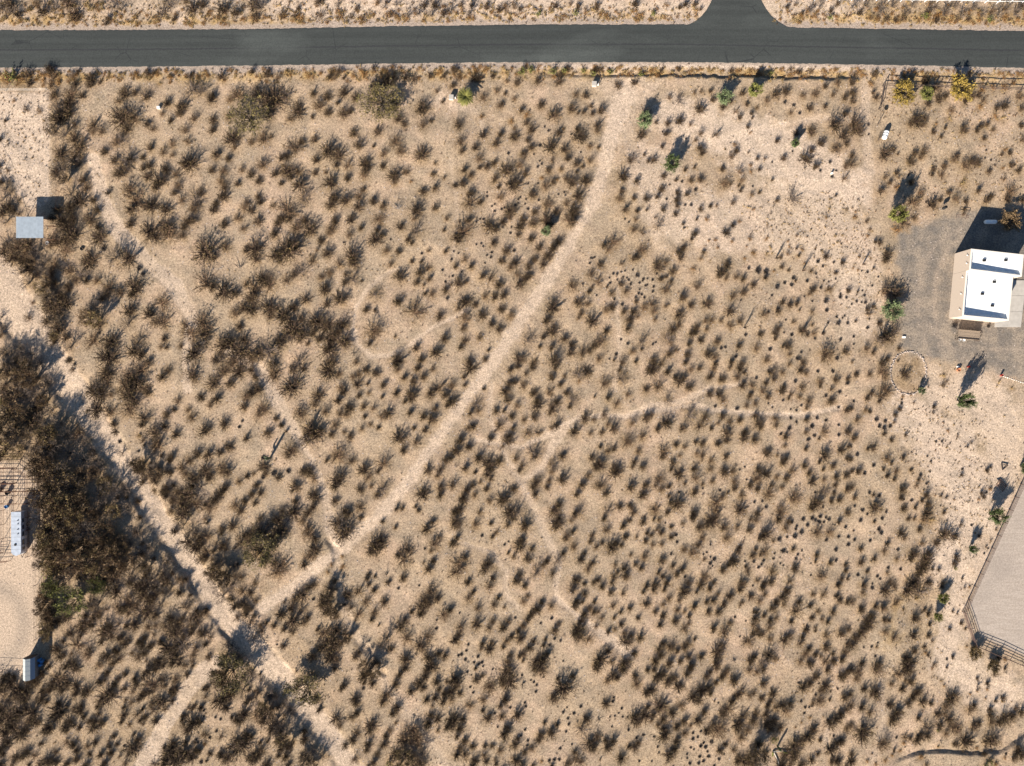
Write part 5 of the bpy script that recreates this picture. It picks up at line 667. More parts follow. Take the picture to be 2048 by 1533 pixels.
for k in 'mw':
    for px, py, r in groups[k]:
        rx, h = dims(k, r); x, y = base_pos(px, py, h)
        h *= rnd.uniform(.6, 1.5); kk = 'w' if k == 'm' and rnd.random() < .22 else k
        pair = (MESQ if kk == 'm' else BARE)[rnd.randrange(8 if kk == 'm' else 4)]
        lab = ('large ' if r >= 17 else 'smaller ')+('brown-leaved thicket tree' if k == 'm' else 'bare grey tree')+', '+where(px, py)
        put_tree('mesquite_tree' if k == 'm' else 'bare_tree', pair, x, y, rx, rnd.random()*6.28, h, lab, 'tree', 'mesquite thicket trees' if k == 'm' else 'bare grey trees')
# scattered leftovers: one counted-as-stuff object per kind, instanced from the same meshes
def scatter(name, pts, protos, kind_label):
    pc = bpy.data.collections.new(name+'_sources')
    for i, m_ in enumerate(protos):
        pc.objects.link(bpy.data.objects.new('%s_source' % name, m_))
    me = bpy.data.meshes.new(name); me.vertices.add(len(pts)); me.vertices.foreach_set('co', [c for p in pts for c in p[:3]])
    for nm, ty in (('rot', 'FLOAT'), ('idx', 'INT')):
        at = me.attributes.new(nm, ty, 'POINT'); at.data.foreach_set('value', [p[3] if nm == 'rot' else p[6] for p in pts])
    at = me.attributes.new('scl', 'FLOAT_VECTOR', 'POINT'); at.data.foreach_set('vector', [c for p in pts for c in (p[4], p[4], p[5])])
    o = link(bpy.data.objects.new(name, me)); tag(o, kind_label, None, None, 'stuff')
    ng = bpy.data.node_groups.new(name, 'GeometryNodeTree')
    ng.interface.new_socket('Geometry', in_out='INPUT', socket_type='NodeSocketGeometry'); ng.interface.new_socket('Geometry', in_out='OUTPUT', socket_type='NodeSocketGeometry')
    A = ng.nodes.new; gi = A('NodeGroupInput'); go = A('NodeGroupOutput'); iop = A('GeometryNodeInstanceOnPoints')
    ci = A('GeometryNodeCollectionInfo'); ci.inputs['Collection'].default_value = pc; ci.inputs['Separate Children'].default_value = True; ci.inputs['Reset Children'].default_value = True
    iop.inputs['Pick Instance'].default_value = True
    def na(nm, ty): q = A('GeometryNodeInputNamedAttribute'); q.data_type = ty; q.inputs['Name'].default_value = nm; return q.outputs['Attribute']
    cx = A('ShaderNodeCombineXYZ')
    l = ng.links.new; l(gi.outputs[0], iop.inputs['Points']); l(ci.outputs[0], iop.inputs['Instance']); l(na('idx', 'INT'), iop.inputs['Instance Index'])
    l(na('rot', 'FLOAT'), cx.inputs['Z']); l(cx.outputs[0], iop.inputs['Rotation']); l(na('scl', 'FLOAT_VECTOR'), iop.inputs['Scale']); l(iop.outputs[0], go.inputs[0])
    md = o.modifiers.new('scatter', 'NODES'); md.node_group = ng
    return o
def free(px, py):
    if road_top(px)-4 < py < road_bot(px)+4: return False
    if 1400 < px < 1545 and py < 60: return False
    if 1890 < px < 2060 and 470 < py < 665: return False
    return True
for k, lab in (('b', 'smaller dark bushes spread over the desert flat'), ('k', 'tiny dark cactus clumps over the flat'), ('y', 'small straw grass tufts'), ('o', 'small rusty dry scrub')):
    pts = []
    for px, py, r in rest[k]:
        rx, h = dims(k, r, px, py); x, y = base_pos(px, py, h); pts.append((x, y, zg(x, y)-.03, rnd.random()*6.28, rx, h, rnd.randrange(len(PROTO[k]))))
    if k == 'b':  # the same flat goes on beyond the frame
        for _ in range(420):
            px, py = rnd.uniform(80, 640), rnd.uniform(860, 1533)
            a_, b_ = np.array([(px-1024)/10.]), np.array([(766.5-py)/10.])
            if edge(a_, b_, WASH)[0] < -.2 or edge(a_, b_, TRAIL)[0] < .3 or px-330 > (py-860)*.55 or edge(a_, b_, PATHS[15][0])[0] < -.2: continue
            r = rnd.uniform(4, 11); rx, h = dims('b', r); x, y = P(px, py); pts.append((x, y, zg(x, y)-.03, rnd.random()*6.28, rx, h, rnd.randrange(12)))
        for _ in range(2600):
            px, py = rnd.uniform(-420, 2470), rnd.uniform(-330, 1870)
            if -15 < px < 2063 and -15 < py < 1548: continue
            if not free(px, py) or (1420 < px < 1530 and py < 60) or (px > 2048 and 400 < py < 800) or (px > 2040 and 850 < py < 1350): continue
            r = rnd.uniform(6, 15); rx, h = dims('b', r); x, y = P(px, py); pts.append((x, y, zg(x, y)-.03, rnd.random()*6.28, rx, h, rnd.randrange(12)))
    if k in 'yo':
        for _ in range(900):
            px = rnd.uniform(-30, 2080); top = rnd.random() < .6
            py = rnd.triangular(0, 58, 44) if top else road_bot(px)+rnd.triangular(5, 38, 12)
            if not free(px, py) or (1405 < px < 1545 and py < 60) or (top and py > road_top(px)-8): continue
            if k == 'o' and rnd.random() < .3: continue
            r = rnd.uniform(3, 7.5); rx, h = dims(k, r); x, y = P(px, py); pts.append((x, y, zg(x, y)-.02, rnd.random()*6.28, rx, h*.8, rnd.randrange(4)))
    if pts: scatter({'b': 'small_bushes', 'k': 'small_cactus_clumps', 'y': 'small_grass_tufts', 'o': 'small_dry_scrub'}[k], pts, PROTO[k], lab)
# weeds and pebbles
WEED = [tuft_mesh('weed', 200+i, [M[a], M[b]], n=24, tw=.06) for i, (a, b) in enumerate((('straw','straw'),('twig_rust','straw'),('twig_dark','leaf_brown'),('straw','rust_leaf'),('twig_dark','leaf_olive')))]
def pebble_mesh(seed):
    rs = np.random.RandomState(seed); mb = MB(); n = 6; vs = []
    for z, r in ((0, 1.), (.45, .85), (.75, .4)):
        for k in range(n): t = 2*math.pi*k/n; q = r*(.8+.4*rs.rand()); vs.append((q*math.cos(t), q*math.sin(t), z*(.8+.3*rs.rand())))
    fs = [(i*n+k, i*n+(k+1) % n, (i+1)*n+(k+1) % n, (i+1)*n+k) for i in range(2) for k in range(n)]+[tuple(range(2*n, 3*n))]
    mb.add(vs, fs); return mb.mesh('pebble', [M['rock']])
PEB = [pebble_mesh(300+i) for i in range(4)]
def density(px, py):
    x, y = P(px, py); X_ = np.array([x]); Y_ = np.array([y]); return X_, Y_
N = 60000; rs = np.random.RandomState(11)
wx = rs.uniform(-30, 2080, N); wy = rs.uniform(-20, 1560, N); wX, wY = (wx-1024)/10., (766.5-wy)/10.
rd = np.maximum(road_top(wx)-wy, wy-road_bot(wx))/10.
den = .10+.10*(fbm(wX, wY, 12, 77) > .5)
den += .8*sst(1-np.abs(rd-1.7)/1.8)
den += .75*(inside(wX, wY, PADDOCK) < 0)
den += .8*(inside(wX, wY, [(1640,400),(1740,420),(1760,500),(1770,660),(1720,640),(1560,500),(1480,430),(1540,400)]) < 0)
den += .8*(inside(wX, wY, [(1640,380),(1740,400),(1745,520),(1680,520),(1500,470),(1480,420)]) < 0)
den += .8*(inside(wX, wY, [(1820,800),(1980,830),(1990,1000),(1950,1120),(1880,1130),(1840,1000),(1790,900)]) < 0)
den += .6*(inside(wX, wY, [(1760,180),(2048,180),(2048,400),(1760,420)]) < 0)
den += .5*(inside(wX, wY, [(1800,1100),(1900,1150),(1880,1400),(1780,1400),(1770,1200)]) < 0)
den += .6*((wy < 50) & (rd > .5))
den *= (rd > .35)*(inside(wX, wY, GRAVEL) > .3)*(inside(wX, wY, ARENA) > .5)*(inside(wX, wY, YARD) > .3)*(edge(wX, wY, TRAIL) > 0)*(edge(wX, wY, WASH) > -.5)
den *= ~((np.abs(wx-1472) < 75) & (wy < 60))
ok = rs.rand(N) < den*.75
pts = []
for px, py, x, y in zip(wx[ok], wy[ok], wX[ok], wY[ok]):
    r = rs.uniform(.12, .32)*(1.25 if py < 50 or abs(py-145) < 15 else 1); 
    pts.append((x, y, zg(x, y)-.01, rs.rand()*6.28, r, r*rs.uniform(.7, 1.3), int(rs.randint(5))))
print('weeds', len(pts))
scatter('weeds', pts, WEED, 'tiny dry weeds and grass sprouting from the sandy soil')
N = 16000; wx = rs.uniform(-30, 2080, N); wy = rs.uniform(-20, 1560, N); wX, wY = (wx-1024)/10., (766.5-wy)/10.
rd = np.maximum(road_top(wx)-wy, wy-road_bot(wx))/10.
ok = (rd > .3) & (inside(wX, wY, ARENA) > .5) & ~((np.abs(wx-1472) < 75) & (wy < 60)) & ~((wx > 1890) & (wy > 480) & (wy < 660)) & (rs.rand(N) < .3+.7*(fbm(wX, wY, 15, 88) > .52))
pts = [(x, y, zg(x, y)-.01, rs.rand()*6.28, rs.uniform(.04, .15), rs.uniform(.04, .12), int(rs.randint(4))) for x, y in zip(wX[ok], wY[ok])]
scatter('pebbles', pts, PEB, 'loose stones strewn on the sandy soil')
# ---------------------------------------------------------------- single trees, palm, saguaros, ocotillos, dead trees
for i, (px, py, r, h, f, lab) in enumerate(TREES):
    x, y = P(px, py); big = f.endswith('2'); f = f.rstrip('2')
    lv = {'leaf_olive': M['leaf_olive'], 'leaf_lime': M['leaf_lime']}.get(f, M[f])
    if big:
        pr = tree_meshes('spreading_tree', 400+i, [M['twig_grey'], M['leaf_lime'] if f == 'leaf_lime' else mat('leaf_gold%d' % i, (.15,.118,.045), rnd=.2, scale=2)], limbs=10, br=6, tw=6, leaves=2600, leaf_s=.028, thick=.025)
    else:
        pr = tree_meshes('small_tree', 400+i, [M['twig_dark'], lv], limbs=12, br=4, tw=4, leaves=3600, leaf_s=.038, thick=.028)
    if 'yellow shrub' in lab or 'shrub' in lab: nm, ct = 'leafy_shrub', 'shrub'
    else: nm, ct = 'leafy_tree', 'tree'
    put_tree(nm, pr, x, y, r*1.15, rnd.random()*6.28, h, lab, ct)
px, py = 932, 200; x, y = P(px, py)
root = empty('palm', (x, y, zg(x, y)-.05)); root.scale = (1.0, 1.0, 1.0); tag(root, 'small yellow-green palm with drooping fronds beside the western utility box', 'palm')
t = MB(); t.tube((0,0,0), (0,0,1.45), .18, .15, 8); t.build('trunk', M['bark'], root)
rs = np.random.RandomState(5)
for i in range(64):
    a = i*2.4; el = .95-1.15*(i/64.); Lf = 1.85*rs.uniform(.85, 1.1); f = MB(); pr_ = np.array([0,0,1.5]); d0 = np.array([math.cos(a)*math.cos(el), math.sin(a)*math.cos(el), math.sin(el)])
    sd_ = np.array([-math.sin(a), math.cos(a), 0]); prev = pr_
    for s_ in range(6):
        nx_ = prev+d0*Lf/6; d0 = d0+np.array([0,0,-.16]); d0 /= np.linalg.norm(d0); f.tube(prev, nx_, .015, .012, 3, caps=False)
        if s_ > 0:
            for q in (0., .5):
                c = prev+(nx_-prev)*q
                for sg in (-1, 1):
                    e = c+sd_*sg*.30*(1-s_/9.)+d0*.2+np.array([0,0,-.05]); wv = d0*.11
                    f.add([c-wv, c+wv, e], [(0,1,2)])
        prev = nx_
    f.build('frond', M['frond'], root)
def saguaro(px, py, h, r, arms, label):
    x, y = P(px, py); root = empty('saguaro', (x, y, zg(x, y)-.05)); tag(root, label, 'cactus')
    def col(pts, r, name):
        mb = MB(); n = 24; vs = []
        for i, (p, rr) in enumerate(pts):
            for k in range(n): t = 2*math.pi*k/n; q = rr*r*(1 if k % 2 else .82); vs.append((p[0]+q*math.cos(t), p[1]+q*math.sin(t), p[2]))
        fs = [(i*n+k, i*n+(k+1) % n, (i+1)*n+(k+1) % n, (i+1)*n+k) for i in range(len(pts)-1) for k in range(n)]+[tuple(range((len(pts)-1)*n, len(pts)*n))]
        mb.add(vs, fs); mb.build(name, M['cactus'], root)
    col([((0,0,0), .8), ((0,0,h*.3), 1), ((0,0,h*.85), 1), ((0,0,h*.95), .8), ((0,0,h), .3)], r, 'stem')
    for a, z0, l in arms:
        c, s_ = math.cos(a), math.sin(a); mb = MB(); q = [(c*r*.5, s_*r*.5, z0), (c*(r+.3), s_*(r+.3), z0+.1), (c*(r+.42), s_*(r+.42), z0+.35), (c*(r+.42), s_*(r+.42), z0+.35+l)]
        for u, v in zip(q, q[1:]): mb.tube(u, v, r*.6, r*.58, 10)
        mb.build('arm', M['cactus'], root)
    return root
saguaro(541, 916, 2.7, .24, [(2.6, 1.0, .5)], 'tall columnar saguaro with one short arm and a long shadow in the left scrub')
sg = saguaro(1555, 1493, 1.9, .2, [], 'broken saguaro with two bleached limbs on the ground near the bottom edge')
mb = MB(); mb.tube((-.9,-.9,.25), (.1,-2.9,.2), .13, .09, 8); mb.tube((.1,-2.9,.2), (.35,-4.6,.15), .09, .05, 8); mb.build('fallen_limb', M['ribwood'], sg)
mb = MB(); mb.tube((-.8,-.9,.3), (2.2,-.8,.2), .10, .08, 8); mb.tube((2.2,-.8,.2), (4.2,-.1,.12), .08, .03, 8); mb.build('fallen_limb', M['ribwood'], sg)
mb = MB(); mb.tube((1.1,-.95,.3), (1.9,-1.2,.35), .17, .15, 8); mb.tube((-1.0,-1.1,.3), (-1.1,-1.9,.3), .17, .15, 8); mb.build('arm', M['leaf_lime'], sg)
def ocotillo(px, py, r, i):
    L = 2*r/10.; hh = L/2.236; x, y = P(px, py); x -= SX*L/2; y -= SY*L/2
    rs = np.random.RandomState(500+i); mb = MB()
    for k in range(16):
        a = rs.rand()*6.28; o = .35*rs.rand()+.05; h = hh*rs.uniform(.75, 1.05); p = np.array([math.cos(a)*.05, math.sin(a)*.05, 0])
        m_ = np.array([math.cos(a)*o*h*.3, math.sin(a)*o*h*.3, h*.5]); e = np.array([math.cos(a)*o*h*.75, math.sin(a)*o*h*.75, h])
        mb.tube(p, m_, .03, .025, 4, caps=False); mb.tube(m_, e, .025, .012, 4, caps=False)
    o = mb.build('ocotillo', M['twig_dark'], loc=(x, y, zg(x, y)-.02)); return o
OCL = ['thin wand-stemmed ocotillo left of the weedy pale patch', 'narrow ocotillo with a very long shadow, right of its neighbour', 'widest ocotillo with a fan-shaped shadow on the right flat', 'ocotillo with a fan shadow, right of the widest one', 'thinnest ocotillo, lowest and furthest right of the group', 'dark ocotillo close to the west edge of the gravel yard']
for i, (px, py, r) in enumerate(groups['O']): tag(ocotillo(px, py, r, i), OCL[min(i, 5)], 'ocotillo', 'ocotillos on the right flat')
def dead_tree(px, py, r, i):
    x, y = P(px, py); R_ = r/10.; rs = np.random.RandomState(600+i); mb = MB()
    x -= SX*.3*R_; y -= SY*.3*R_
    for k in range(5):
        a = rs.rand()*6.28; L = R_*rs.uniform(.7, 1.2); p = np.zeros(3); d = np.array([math.cos(a)*.7, math.sin(a)*.7, .6]); rr = .07
        for s_ in range(4):
            e = p+d*L/4; mb.tube(p, e, rr, rr*.75, 5, caps=False); 
            for q in range(2): dd = d+rs.randn(3)*.6; dd[2] = abs(dd[2]); mb.tube(e, e+dd*L*.28, rr*.5, rr*.15, 4, caps=False)
            p = e; d = d+rs.randn(3)*.25; rr *= .75
    return mb.build('dead_tree', M['twig_pale'] if i == 0 else M['bark'], loc=(x, y, zg(x, y)-.05))
for i, (px, py, r) in enumerate(groups['D']): tag(dead_tree(px, py, r, i), 'bare crooked dead tree, '+where(px, py), 'dead tree')
# ---------------------------------------------------------------- house
def unp(px, py, h): f = (H-h)/H; return ((px-1024)/10.*f, (766.5-py)/10.*f)
house = empty('house', (*P(1950, 575), 0)); tag(house, 'stuccoed flat-roofed house with bright white parapet roofs at the right edge', 'house')
hx, hy = P(1950, 575)
def loc_(pts): return [(a-hx, b-hy) for a, b in pts]
hN, hS = 4.83, 4.0
northP = loc_([P(1909.3,507.7), P(2010.7,519), P(2006.7,561.5), P(1905.6,548.6)])
southP = loc_([P(1905.4,548.9), P(1996.3,560.5), P(1987.8,645.6), P(1897.6,636.9)])
def shrink(pts, d):
    n = len(pts); out = []
    cx = sum(p[0] for p in pts)/n; cy = sum(p[1] for p in pts)/n
    for i in range(n):
        p = np.array(pts[i]); a = np.array(pts[i-1])-p; b = np.array(pts[(i+1) % n])-p; a /= np.linalg.norm(a); b /= np.linalg.norm(b)
        s_ = abs(a[0]*b[1]-a[1]*b[0]); out.append(tuple(p+(a+b)*d/s_))
    return out
def block(pts, h, nm, drop):
    inn = shrink(pts, .28); mb = MB(); n = 4
    vs = [(x, y, -.1) for x, y in pts]+[(x, y, h) for x, y in pts]
    mb.add(vs, [(i, (i+1) % n, (i+1) % n+n, i+n)[::-1] if False else (i, i+n, (i+1) % n+n, (i+1) % n) for i in range(n)])
    mb.build('wall', M['stucco'], house)
    cap = MB(); o2 = shrink(pts, -.02)
    vs = [(x, y, h) for x, y in o2]+[(x, y, h) for x, y in inn]+[(x, y, h+.05) for x, y in o2]+[(x, y, h+.05) for x, y in inn]
    fs = []
    for i in range(4):
        j = (i+1) % 4; fs += [(i, j, j+4, i+4), (i+8, i+12, j+12, j+8), (i, i+8, j+8, j), (i+4, j+4, j+12, i+12)]
    cap.add(vs, fs); cap.build('parapet_cap', mat('parapet_coat', (.72,.66,.58), var=.04), house)
    rf = MB(); zz = [h-drop[i] for i in range(4)]
    rf.add([(x, y, z) for (x, y), z in zip(inn, zz)]+[(x, y, h) for x, y in inn], [(0,1,2,3)]+[(i, i+4, (i+1) % 4+4, (i+1) % 4) for i in range(4)])
    rf.build('roof', M['roof_white'], house)
block(northP, hN, 'north', (.55, .35, .45, .8)); block(southP, hS, 'south', (.7, .45, .5, .85))
def on(px, py, h): a, b = unp(px, py, h); return a-hx, b-hy
for px, py, hz in ((1968,521.5,hN-.45),(2011,521,hN-.4),(1988,564.5,hS-.5),(1964,588.5,hS-.6),(1984,612,hS-.55)):
    a, b = on(px, py, hz); v = MB(); v.box(a-.28, a+.28, b-.2, b+.2, hz-.15, hz+.18); vt = v.build('roof_vent', M['black'], house)
    v = MB(); v.prism([(a-.34, b-.26), (a+.34, b-.26), (a+.34, b+.26), (a-.34, b+.26)], hz-.2, hz-.1); v.build('flashing', M['white'], vt)
for px, py, fz in ((1935,511,4.1),(1933.5,527,4.1),(1924,555,3.2),(1921.5,588,3.2),(1918.5,619.5,3.2)):
    # spouts on the west wall
    yb = (766.5-py)/10.*(H-fz)/H; t_ = (508-(766.5-yb*10))/(508-637.); xb = P(1909.3+(1897.6-1909.3)*t_, 0)[0]
    v = MB(); v.box(xb-hx-.22, xb-hx-.01, yb-hy-.07, yb-hy+.07, fz-.08, fz+.08); v.build('drain_spout', M['white'], house)
    v = MB(); v.box(xb-hx-.012, xb-hx+.0, yb-hy-.16, yb-hy+.16, fz+.1, fz+.3); v.build('drain_hole', M['black'], house)
# east door openings and a back door so the house holds from the side
v = MB(); v.box(-2.2, -1.3, 0, .03, 0, 2.05); d_ = v.build('door', M['wood_dark'], house); p_ = P(1925, 640.4); d_.location = (p_[0]-hx+1.5, p_[1]-hy-.06, 0); d_.rotation_euler = (0, 0, -.097)
# concrete apron east of the house, slabs with joints
apron = [(1990,560.8),(2060,566),(2060,600),(2048,660),(1990.4,648)]
ap = MB(); root = empty('patio', (0, 0, 0)); tag(root, kind='structure')
rows = [561, 592, 624, 655]
lx = lambda y: np.interp(y, [561, 646, 655], [1997.2, 1988.8, 1988.2]); rx_ = lambda y: np.interp(y, [561, 655], [2052, 2041])
for i in range(3):
    for j in range(2):
        ya, yb = rows[i]+.25, rows[i+1]-.25
        def xx(y, t): return lx(y)+(rx_(y)-lx(y))*t
        q = [P(xx(ya, j/2)+.2, ya), P(xx(ya, (j+1)/2)-.2, ya), P(xx(yb, (j+1)/2)-.2, yb), P(xx(yb, j/2)+.2, yb)]
        v = MB(); v.prism(q[::-1], -.05, .09); v.build('slab', M['concrete'], root)
# propane tank
x, y = P(1976, 446); root = empty('propane_tank', (x, y, 0)); tag(root, 'white horizontal propane tank in the house shadow beside the tan shrub', 'tank')
v = MB(); v.smooth = True; v.lathe([(.02,-1.3),(.25,-1.22),(.4,-1.0),(.42,-.8),(.42,.8),(.4,1.0),(.25,1.22),(.02,1.3)], (0,0,.7), 16, axis='x'); v.build('tank_shell', M['white'], root)
for sx in (-.7, .7): v = MB(); v.box(sx-.06, sx+.06, -.3, .3, 0, .34); v.build('leg', M['steel'], root)
v = MB(); v.lathe([(.14,1.05),(.16,1.25),(.02,1.3)], n=10); v.build('valve_cover', M['white'], root)
# old wooden wagon
x, y = P(1932, 671); wr_ = -.09
root = empty('wagon', (x, y, 0), wr_); tag(root, 'old weathered wooden wagon with spoked wheels below the house south wall', 'wagon')
for i in range(8): v = MB(); v.box(-2.15, 2.15, -.84+.21*i, -.84+.21*i+.195, .78, .84+.012*(i % 3)); v.build('plank', M['wood'], root)
v = MB(); v.box(-2.2, 2.2, .85, .9, .8, 1.1); v.box(-2.2, 2.2, -.91, -.86, .8, 1.05); v.build('side_board', M['wood'], root)
for sx in (-1.95, 1.95):
    v = MB(); v.box(sx-.06, sx+.06, -1.0, 1.0, .5, .62); v.build('axle', M['wood_dark'], root)
    for sy in (-1.02, 1.02):
        v = MB(); n = 16
        for k in range(n):
            a, b = 2*math.pi*k/n, 2*math.pi*(k+1)/n; v.tube((sx+.52*math.cos(a), sy, .55+.52*math.sin(a)), (sx+.52*math.cos(b), sy, .55+.52*math.sin(b)), .035, n=5)
        wl = v.build('wheel', M['wood_dark'], root)
        v = MB()
        for k in range(10): a = 2*math.pi*k/10; v.tube((sx, sy, .55), (sx+.5*math.cos(a), sy, .55+.5*math.sin(a)), .02, n=4)
        v.tube((sx, sy-.08, .55), (sx, sy+.08, .55), .08, n=8); v.build('spokes', M['wood_dark'], wl)
v = MB(); v.tube((2.1, 0, .6), (3.0, .35, .25), .05, n=6); v.build('drawbar', M['wood_dark'], root)
for i, (px, py) in enumerate(((1919,679.5),(1927,681))):
    x, y = P(px, py); v = MB(); v.lathe([(.20,0),(.30,.12),(.27,.12),(.17,.03)], n=12); o = v.build('water_bowl', M['white'], loc=(x, y, .0)); tag(o, ('left' if i == 0 else 'right')+' of two white bowls on the gravel below the wagon', 'bowl', 'white bowls by the wagon')
for px, py, s_, lab in ((1908,652,.8,'dark spiky pot plant at the southwest corner of the house'),(1976,653,.5,'dry potted plant right of the wagon against the house wall')):
    put('spiky_plant', CLUMP[0], *P(px, py), s_, 0, s_*1.3, lab, 'plant')
# pipe frame and small things on the yard
def frame(px, py, wd, dp, h, rz, name, lab, cat, m_):
    x, y = P(px, py); root = empty(name, (x, y, zg(x, y)), rz); tag(root, lab, cat)
    for sx in (-wd/2, wd/2):
        for sy in (-dp/2, dp/2): v = MB(); v.tube((sx, sy, 0), (sx, sy, h), .035, n=6); v.build('leg', m_, root)
    for a, b in (((-wd/2,-dp/2),(wd/2,-dp/2)),((-wd/2,dp/2),(wd/2,dp/2)),((-wd/2,-dp/2),(-wd/2,dp/2)),((wd/2,-dp/2),(wd/2,dp/2))):
        v = MB(); v.tube((*a, h), (*b, h), .035, n=6); v.build('rail', m_, root)
    return root
frame(1921, 435, 2.0, .5, .9, -.1, 'hitching_rail', 'open brown pipe frame standing on the gravel northwest of the house', 'frame', M['brownpipe'])
x, y = P(1884, 418); root = empty('barbecue', (x, y, zg(x, y)), .5); tag(root, 'dark barbecue grill beside a grey bush north of the gravel yard', 'grill')
v = MB(); v.smooth = True; v.lathe([(.05,-.45),(.28,-.42),(.28,.42),(.05,.45)], (0,0,.85), 12, axis='x'); v.build('grill_body', M['black'], root)
for sx in (-.3, .3): v = MB(); v.tube((sx,-.2,0), (sx,-.1,.7), .03); v.tube((sx,.2,0), (sx,.1,.7), .03); v.build('leg', M['steel'], root)
# ring of stones
def stone_mesh(seed, m_):
    rs = np.random.RandomState(seed); mb = MB(); n = 7; vs = []
    for z, r in ((-.2, .9), (.25, 1.), (.65, .75), (.85, .3)):
        for k in range(n): t = 2*math.pi*k/n; q = r*(.8+.4*rs.rand()); vs.append((q*math.cos(t), q*math.sin(t), z))
    mb.add(vs, [(i*n+k, i*n+(k+1) % n, (i+1)*n+(k+1) % n, (i+1)*n+k) for i in range(3) for k in range(n)]+[tuple(range(3*n, 4*n))]); return mb.mesh('stone', [m_])
ST = [stone_mesh(700+i, M['rock']) for i in range(5)]; SW = [stone_mesh(720+i, M['rock_white']) for i in range(3)]
cx, cy = P(1817, 746); root = empty('stone_ring', (cx, cy, 0)); tag(root, 'ring of loose stones round a bare planting bed west of the gravel yard', 'stone ring')
rr = random.Random(3)
for i in range(92):
    a = 6.283*i/92+rr.uniform(-.02, .02); q = rr.uniform(-.15, .15); X_, Y_ = (3.6+q)*math.cos(a), (4.3+q)*math.sin(a)
    o = bpy.data.objects.new('stone', ST[i % 5]); s_ = rr.uniform(.10, .2); o.scale = (s_, s_*rr.uniform(.7, 1.1), s_); o.location = (X_, Y_, zg(cx+X_, cy+Y_)); o.rotation_euler = (0, 0, rr.uniform(0, 6)); link(o, root)
root = empty('rock_border', (0, 0, 0)); tag(root, 'row of small white rocks edging the gravel yard at the right edge', 'rock border')
for i in range(14):
    px, py = 2006+i*4.4, 753+i*1.45; x, y = P(px, py); o = bpy.data.objects.new('rock', SW[i % 3]); s_ = rr.uniform(.09, .13); o.scale = (s_,)*3; o.location = (x, y, zg(x, y)+.03); o.rotation_euler = (0, 0, rr.uniform(0, 6)); link(o, root)
def pot(px, py, r, h, m_, lab, name='plant_pot', cat='pot'):
    x, y = P(px, py); v = MB(); v.smooth = False; v.lathe([(r*.75,0),(r,h),(r*.85,h),(r*.8,h*.8)], n=14); o = v.build(name, m_, loc=(x, y, zg(x, y))); return tag(o, lab, cat)
pot(2001, 751, .22, .55, M['red'], 'dark red pot at the start of the white rock row')
pot(1915, 740, .35, .5, M['orange'], 'terracotta pot left of two pots at the tip of the long tree shadow')
pot(1935, 734, .2, .6, M['red'], 'narrow red pot right of the terracotta pot above the tall tree shadow')
v = MB(); v.box(-.25, .25, -.12, .12, 0, .25); o = v.build('white_box', M['white'], loc=(*P(1915, 734), .02)); tag(o, 'small white box beside the terracotta pot', 'box')
v = MB(); v.box(-.3, .3, -.18, .18, 0, .22); o = v.build('white_block', M['white'], loc=(*P(1807, 675), zg(*P(1807, 675)))); tag(o, 'small white block at the right side of the big dark bush by the gravel', 'block')
# ---------------------------------------------------------------- fences
def fence(name, pts, h, rails, space, pr, rr_, m_, lab, cat='fence', m2=None, dropx=0):
    q = [P(a, b) for a, b in pts]; root = empty(name, (q[0][0], q[0][1], 0)); tag(root, lab, cat); ox_, oy_ = q[0]
    pm = {}
    def post(x, y):
        z = zg(x, y); v = pm.get('p')
        if v is None: b = MB(); b.tube((0,0,-.15), (0,0,h+.04), pr, n=8); v = pm['p'] = b.mesh('post', [m_])
        o = bpy.data.objects.new('post', v); o.location = (x-ox_, y-oy_, z); link(o, root)
    first = True
    for (x0, y0), (x1, y1) in zip(q, q[1:]):
        L = math.hypot(x1-x0, y1-y0); n = max(1, round(L/space))
        P_ = [(x0+(x1-x0)*i/n, y0+(y1-y0)*i/n) for i in range(n+1)]
        for p in (P_ if first else P_[1:]): post(*p)
        first = False
        for z in rails:
            b = MB()
            for (a0, b0), (a1, b1) in zip(P_, P_[1:]): b.tube((a0-ox_, b0-oy_, zg(a0, b0)+z), (a1-ox_, b1-oy_, zg(a1, b1)+z), rr_, n=5)
            b.build('rail' if rr_ > .012 else 'wire', m2 or m_, root)
    return root
fence('arena_fence', [(2075,892),(1924,1223),(1946,1289),(2070,1341)], 1.32, (.3,.55,.8,1.05,1.32), 2.9, .06, .038, M['brownpipe'], 'long brown pipe-rail fence round the smooth sandy riding arena')
fence('rail_fence', [(1757,219),(1765,173),(2090,183)], 1.25, (.6,1.2), 2.5, .07, .06, M['wood_dark'], 'dark rail fence behind the golden shrubs below the road')
fence('gate_rail', [(1755,249),(1757,219)], 1.1, (1.05,), 3., .07, .03, M['wood_dark'], 'short broken fence end above the white tank', 'fence')
fence('white_fence', [(1628,2),(1800,4),(2090,8)], 1.4, (.7,1.38), 2.5, .055, .045, M['white'], 'white pipe fence along the top right edge beyond the road')
fence('wire_fence', [(-30,184),(100,182),(99,300),(97,405)], 1.2, (.4,.8,1.15), 4., .035, .011, M['steel'], 'thin wire fence on the right side of the pale left paddock')
fence('wire_fence', [(118,200),(118,420)], 1.2, (.4,.8,1.15), 4., .035, .010, M['rust'], 'faint rusty wire fence in the bushes right of the left paddock')
fence('wire_fence', [(-10,305),(10,340),(44,455)], 1.2, (.4,1.15), 5., .04, .02, M['wood_dark'], 'dark wires standing in for an overhead cable shadow, slanting to the metal shade roof')  # added posts and wires, imitating the thin shadow of overhead cables
fence('wire_fence', [(74,1108),(75,1200),(76,1302)], 1.2, (.4,.8,1.15), 2.7, .05, .015, M['wood_dark'], 'post and wire fence between the dirt yard and the thicket')
fence('wire_fence', [(-20,1337),(42,1340)], 1.2, (.4,1.15), 3.5, .05, .02, M['wood_dark'], 'low fence ending at the west wall of the gambrel shed')
